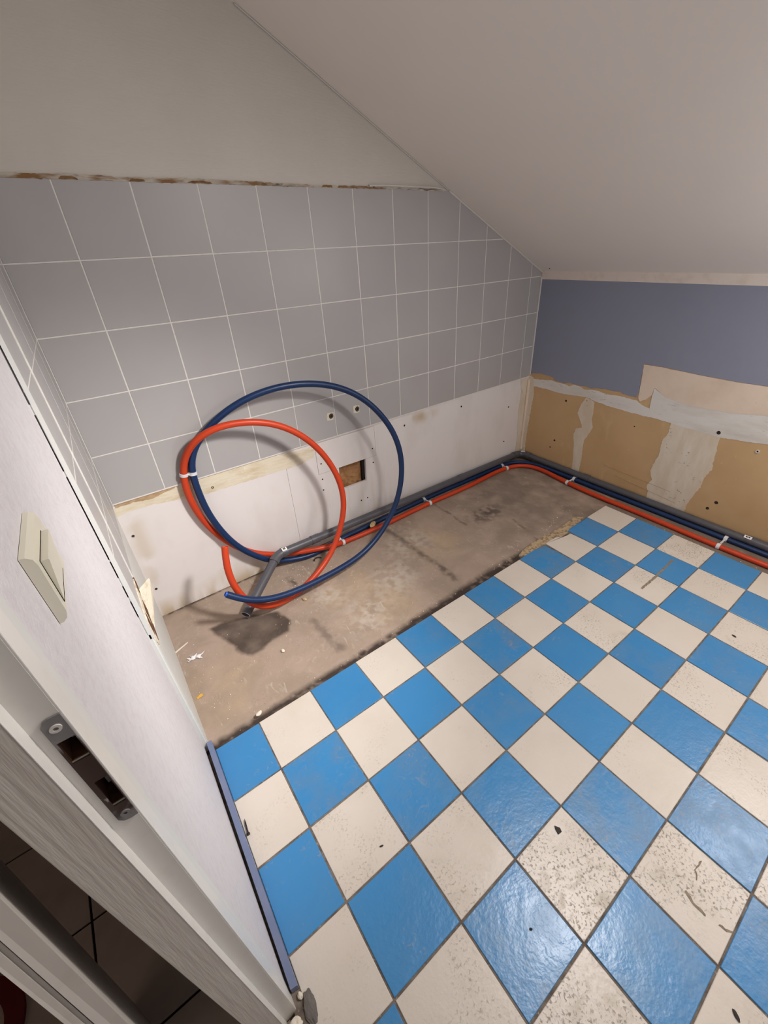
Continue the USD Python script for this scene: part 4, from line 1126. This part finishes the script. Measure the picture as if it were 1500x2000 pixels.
prof = [(Z0, -.0005), (Z0, .003), (Z0 + .004, .0072), (Z0 + .012, .0094), (Z1 - .012, .0100), (Z1 - .0045, .0086), (Z1 - .0008, .0040), (Z1, -.0005)]
obj("cover_plate", switch_prism(YA, YBB, prof), SWITCH, sw, smooth=28)
rk = [(Z0 + .016, .0090), (Z0 + .018, .0104), (Z1 - .017, .0170), (Z1 - .0152, .0166), (Z1 - .0150, .0090)]
obj("rocker", switch_prism(YA - .026, YBB + .012, rk), SWITCH, sw, smooth=28)
obj("rocker_gap", switch_prism(YA - .0253, YBB + .0113, [(Z0 + .0153, .0092), (Z0 + .0153, .0100), (Z1 - .0143, .0104), (Z1 - .0143, .0092)]), DARKGAP, sw)
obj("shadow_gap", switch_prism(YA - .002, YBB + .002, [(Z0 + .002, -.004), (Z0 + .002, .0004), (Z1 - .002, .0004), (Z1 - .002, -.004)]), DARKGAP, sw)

# ---- small things lying about
def scrap(loc, size, seed, mat_, name, label, cat_, parts=1):
    """a torn, creased bit of paper"""
    g = np.linspace(-1, 1, 9)
    X, Y = np.meshgrid(g, g)
    r = 1 + .35 * (meshkit.fbm(np.c_[np.cos(np.arctan2(Y, X)).ravel() * 2.2, np.sin(np.arctan2(Y, X)).ravel() * 2.2, 0 * X.ravel() + seed], 3, seed).reshape(X.shape) - .5) * 2
    Zc = .22 * meshkit.fbm(np.c_[X.ravel() * 1.6, Y.ravel() * 1.6, 0 * X.ravel() + seed], 2, seed).reshape(X.shape)
    a = np.c_[(X * r * size[0] / 2).ravel(), (Y * r * size[1] / 2).ravel(), (Zc * size[2] * 4).ravel()]
    n = 9
    ii, jj = np.meshgrid(np.arange(n - 1), np.arange(n - 1), indexing="ij")
    q = np.stack([ii * n + jj, ii * n + jj + 1, (ii + 1) * n + jj + 1, (ii + 1) * n + jj], -1).reshape(-1, 4)
    top_ = np.vstack([q[:, [0, 1, 2]], q[:, [0, 2, 3]]])
    v = np.vstack([a, a - [0, 0, .0006]])
    edge_ = [(i, i + 1) for i in range(n - 1)] + [(i * n + n - 1, (i + 1) * n + n - 1) for i in range(n - 1)] + [(n * n - 1 - i, n * n - 2 - i) for i in range(n - 1)] + [((n - 1 - i) * n, (n - 2 - i) * n) for i in range(n - 1)]
    side = [[b_, a_, a_ + n * n] for a_, b_ in edge_] + [[b_, a_ + n * n, b_ + n * n] for a_, b_ in edge_]
    m = trimesh.Trimesh(v, np.vstack([top_, top_[:, ::-1] + n * n, side]), process=False)
    m.apply_transform(trimesh.transformations.rotation_matrix(seed * 1.1, [0, 0, 1]))
    m.apply_translation(np.asarray(loc) - [0, 0, m.bounds[0][2]])
    return obj(name, m, mat_, None, label, cat_)


ZG = ZC - .002
co_ = T_CORN
sc1 = [(-1, -.3), (-.45, -.12), (-.8, .25), (-.2, .05), (-.05, .7), (.2, .2), (1.0, .85), (.62, .1), (1.05, -.45), (.2, -.25), (-.75, -.9), (-.6, -.45)]
pv_ = np.array(sc1) * [.031, .027]
m = extrude(Polygon(pv_), .0008)
v, f = trimesh.remesh.subdivide_to_size(m.vertices, m.faces, .006, max_iter=8)
v[:, 2] += .006 * np.abs(np.sin(v[:, 0] * 160) * np.cos(v[:, 1] * 120))
m = trimesh.Trimesh(v, f, process=False)
m.apply_transform(trimesh.transformations.rotation_matrix(-.55, [0, 0, 1]))
m.apply_translation([co_[4][0], co_[4][1], ZG + .0015])
obj("paper_scrap", m, PAPER, None, "torn white paper scrap on the bare concrete near the left wall", "paper")
scrap((co_[5][0], co_[5][1], ZG), (.022, .012, .004), 3, YELLOW, "plastic_scrap", "little yellow scrap on the concrete beside the left wall", "scrap")
obj("plaster_chip", blob((co_[0][0], co_[0][1], ZG), (.017, .013, .01), 1), CRUMB, None, "lone white plaster chip lying in the middle of the bare concrete", "plaster chip")
obj("plaster_chip", blob((co_[1][0], co_[1][1] + .004, -.004), (.022, .013, .012), 2), CRUMB, None, "cream plaster chip at the tile edge between the first blue and cream tiles", "plaster chip")
obj("plaster_chip", blob((co_[2][0], co_[2][1], ZG), (.026, .016, .01), 3), FOAM, None, "tan crumb on the concrete just under the crossing blue and orange conduits", "plaster chip")
obj("wood_splinter", hexa([(-.205 + .03 + x, -.245 + y, ZG + z) for z in (.0008, .004) for x, y in ((-.03, -.014), (.036, .017), (.036, .02), (-.03, -.006))]), CRUMB, None, "pale splinter on the concrete near the back left corner", "splinter")
i_ = int(np.argmin(np.linalg.norm(qb - np.array([.93, -.034, .004]), axis=1)))
obj("foam_lump", blob((.925, -.058, .010), (.052, .026, .022), 4, 3), FOAM, None, "tan foam lump resting on the conduits under the big blue loop", "foam")
# curled black strip on the concrete by the coupling
obj("rubber_strip", tube(spline([(.525, -.098, ZG + .005), (.538, -.085, ZG + .007), (.556, -.086, ZG + .006), (.566, -.096, ZG + .004)], .004), .0032, 8), DARKBIT, None, "curled black rubber strip on the concrete below the pipe coupling", "rubber strip")
# fine rubble
parts_ = []
rr = np.random.default_rng(5)


def rubble(n, cx, cy, sx, sy, z, smin, smax, clear=None):
    for _ in range(n):
        p = (rr.normal(cx, sx), rr.normal(cy, sy))
        if not (-.17 < p[0] < 2.12 and p[1] < -.02):
            continue
        if clear and not clear(p):
            continue
        s = rr.uniform(smin, smax)
        m_ = trimesh.creation.icosahedron()
        m_.vertices *= rr.uniform(.6, 1.2, (12, 1)) * np.array([s, s * rr.uniform(.5, 1), s * rr.uniform(.4, .8)]) / 2
        m_.apply_transform(trimesh.transformations.rotation_matrix(rr.uniform(0, 6), [0, 0, 1]))
        m_.apply_translation([p[0], p[1], z - m_.bounds[0][2]])
        parts_.append(m_)


on_c = lambda p: p[1] > -.74
rubble(90, .42, -.17, .11, .07, ZG, .002, .007, on_c)
rubble(60, .30, -.42, .25, .12, ZG, .0015, .005, on_c)
rubble(70, 1.1, -.35, .45, .2, ZG, .0015, .005, on_c)
rubble(40, -.13, -.5, .03, .17, ZG, .0015, .005, on_c)
rubble(50, 1.6, -.70, .22, .03, ZG, .002, .008, on_c)
rubble(40, .6, -.735, .5, .01, ZG, .002, .006, on_c)
obj("rubble", cat(*parts_), CRUMB, None, "fine pale plaster crumbs strewn over the bare concrete", "rubble", kind="stuff")
parts_ = []
rubble(26, 2.108, -1.0, .004, .35, -.008, .002, .006)
rubble(40, .9, -1.3, .5, .35, .0004, .0008, .0022)
obj("grit", cat(*parts_), CRUMB, None, "specks of pale grit scattered over the chequered tiles", "grit", kind="stuff")
# screw lying by the skirting
fb = T_FLOORBITS
s0 = np.array([-.187, -1.052, .0045])
s1 = s0 + np.array([.004, .040, .0])
scr = thing("loose_screw", "dark drywall screw lying on the cream tile beside the skirting strip", "screw")
obj("shank", tube(np.vstack([lerp(s0, s1, 8)]), [.0019] * 6 + [.0012, .0003], 10), DARKBIT, scr, smooth=40)
obj("head", tube(np.array([s0 - [.0004, .004, 0], s0, s0 + [.0003, .003, 0]]), [.0044, .0042, .002], 14), DARKBIT, scr, smooth=40)
m = extrude(Polygon([(-.008, -.006), (.004, -.008), (.008, 0), (.001, .012), (-.004, .006)]), .0025)
m.apply_translation([fb[1][0], fb[1][1], .0004])
obj("dark_flake", m, DARKBIT, None, "dark triangular flake on the dirty cream tile nearest the glossy blue tiles", "flake")
obj("dark_flake", blob((fb[2][0], fb[2][1], .0004), (.008, .0045, .003), 7, 1), DARKBIT, None, "tiny dark flake on the shining blue tile at the bottom", "flake")
obj("dark_flake", blob((fb[3][0], fb[3][1], .0004), (.018, .007, .003), 8, 2), DARKBIT, None, "dark smear-like flake on the cream tile at the bottom right", "flake")
obj("dark_flake", blob((fb[4][0], fb[4][1], .0004), (.011, .004, .003), 9, 1), DARKBIT, None, "small dark flake on the cream tile between two blue tiles nearest the skirting", "flake")
obj("dark_flake", blob((fb[5][0], fb[5][1], .0004), (.017, .008, .003), 10, 1), DARKBIT, None, "dark flake on a cream tile near the right edge of the floor", "flake")
# rubble by the foot of the door frame
obj("mortar_lump", blob((-.197, -1.437, -.004), (.022, .055, .008), 11, 3, .55), mat("grey_mortar", S(112, 106, 102), rough=.95, bumps=[(120, .6, .003, I3)]), None, "flat grey mortar lump on the tile edge at the foot of the door frame", "mortar")
obj("plaster_chip", blob((-.2335, -1.4405, -.006), (.024, .028, .02), 12, 3), CRUMB, None, "large cream plaster chip at the foot of the door frame", "plaster chip")
obj("plaster_chip", blob((-.2065, -1.4085, -.004), (.011, .013, .012), 13, 2), CRUMB, None, "little cream plaster chip at the end of the skirting strip", "plaster chip")
obj("plaster_chip", blob((-.223, -1.463, -.006), (.016, .02, .014), 14, 2), CRUMB, None, "cream plaster chip in front of the door frame, at the very bottom of the picture", "plaster chip")

# ---- the hall beyond the frame
hb = thing("leaning_board", "grey-white board with a grooved edge standing in the dark hall below the door frame", "board")


def hall_pt(b_deg, d, z):
    b_ = math.radians(b_deg)
    return np.array([eye[0] + d * math.sin(b_), eye[1] + d * math.cos(b_), z])


def slab_v(b0, b1, d0, d1, far):
    """upright leaf, a little out of plumb, between two bearings on its near edge, running away from the doorway"""
    v = []
    for z, tl in ((-.012, -7.2), (1.25, 6.3)):
        p, q_ = hall_pt(b0 + tl, d0, z), hall_pt(b1 + tl, d1, z)
        v += [p, q_, q_ + far, p + far]
    return hexa(v)


far = np.array([-.13, .30, 0])
obj("leaf", slab_v(-35.4, -37.7, .345, .350, far), HALLBOARD, hb)
obj("groove", slab_v(-37.7, -38.4, .355, .356, far * .9), GRAINP, hb)
obj("lip", slab_v(-38.4, -39.5, .350, .352, far * .9), HALLBOARD, hb)
ring_ = Point(0, 0).buffer(.11).difference(Point(0, 0).buffer(.075))
m = extrude(ring_, .01)
m.apply_translation([-.80, -1.05, -.0125])
obj("rubber_ring", m, MAROON, None, "dark red rubber ring lying on the dark hall floor", "ring")
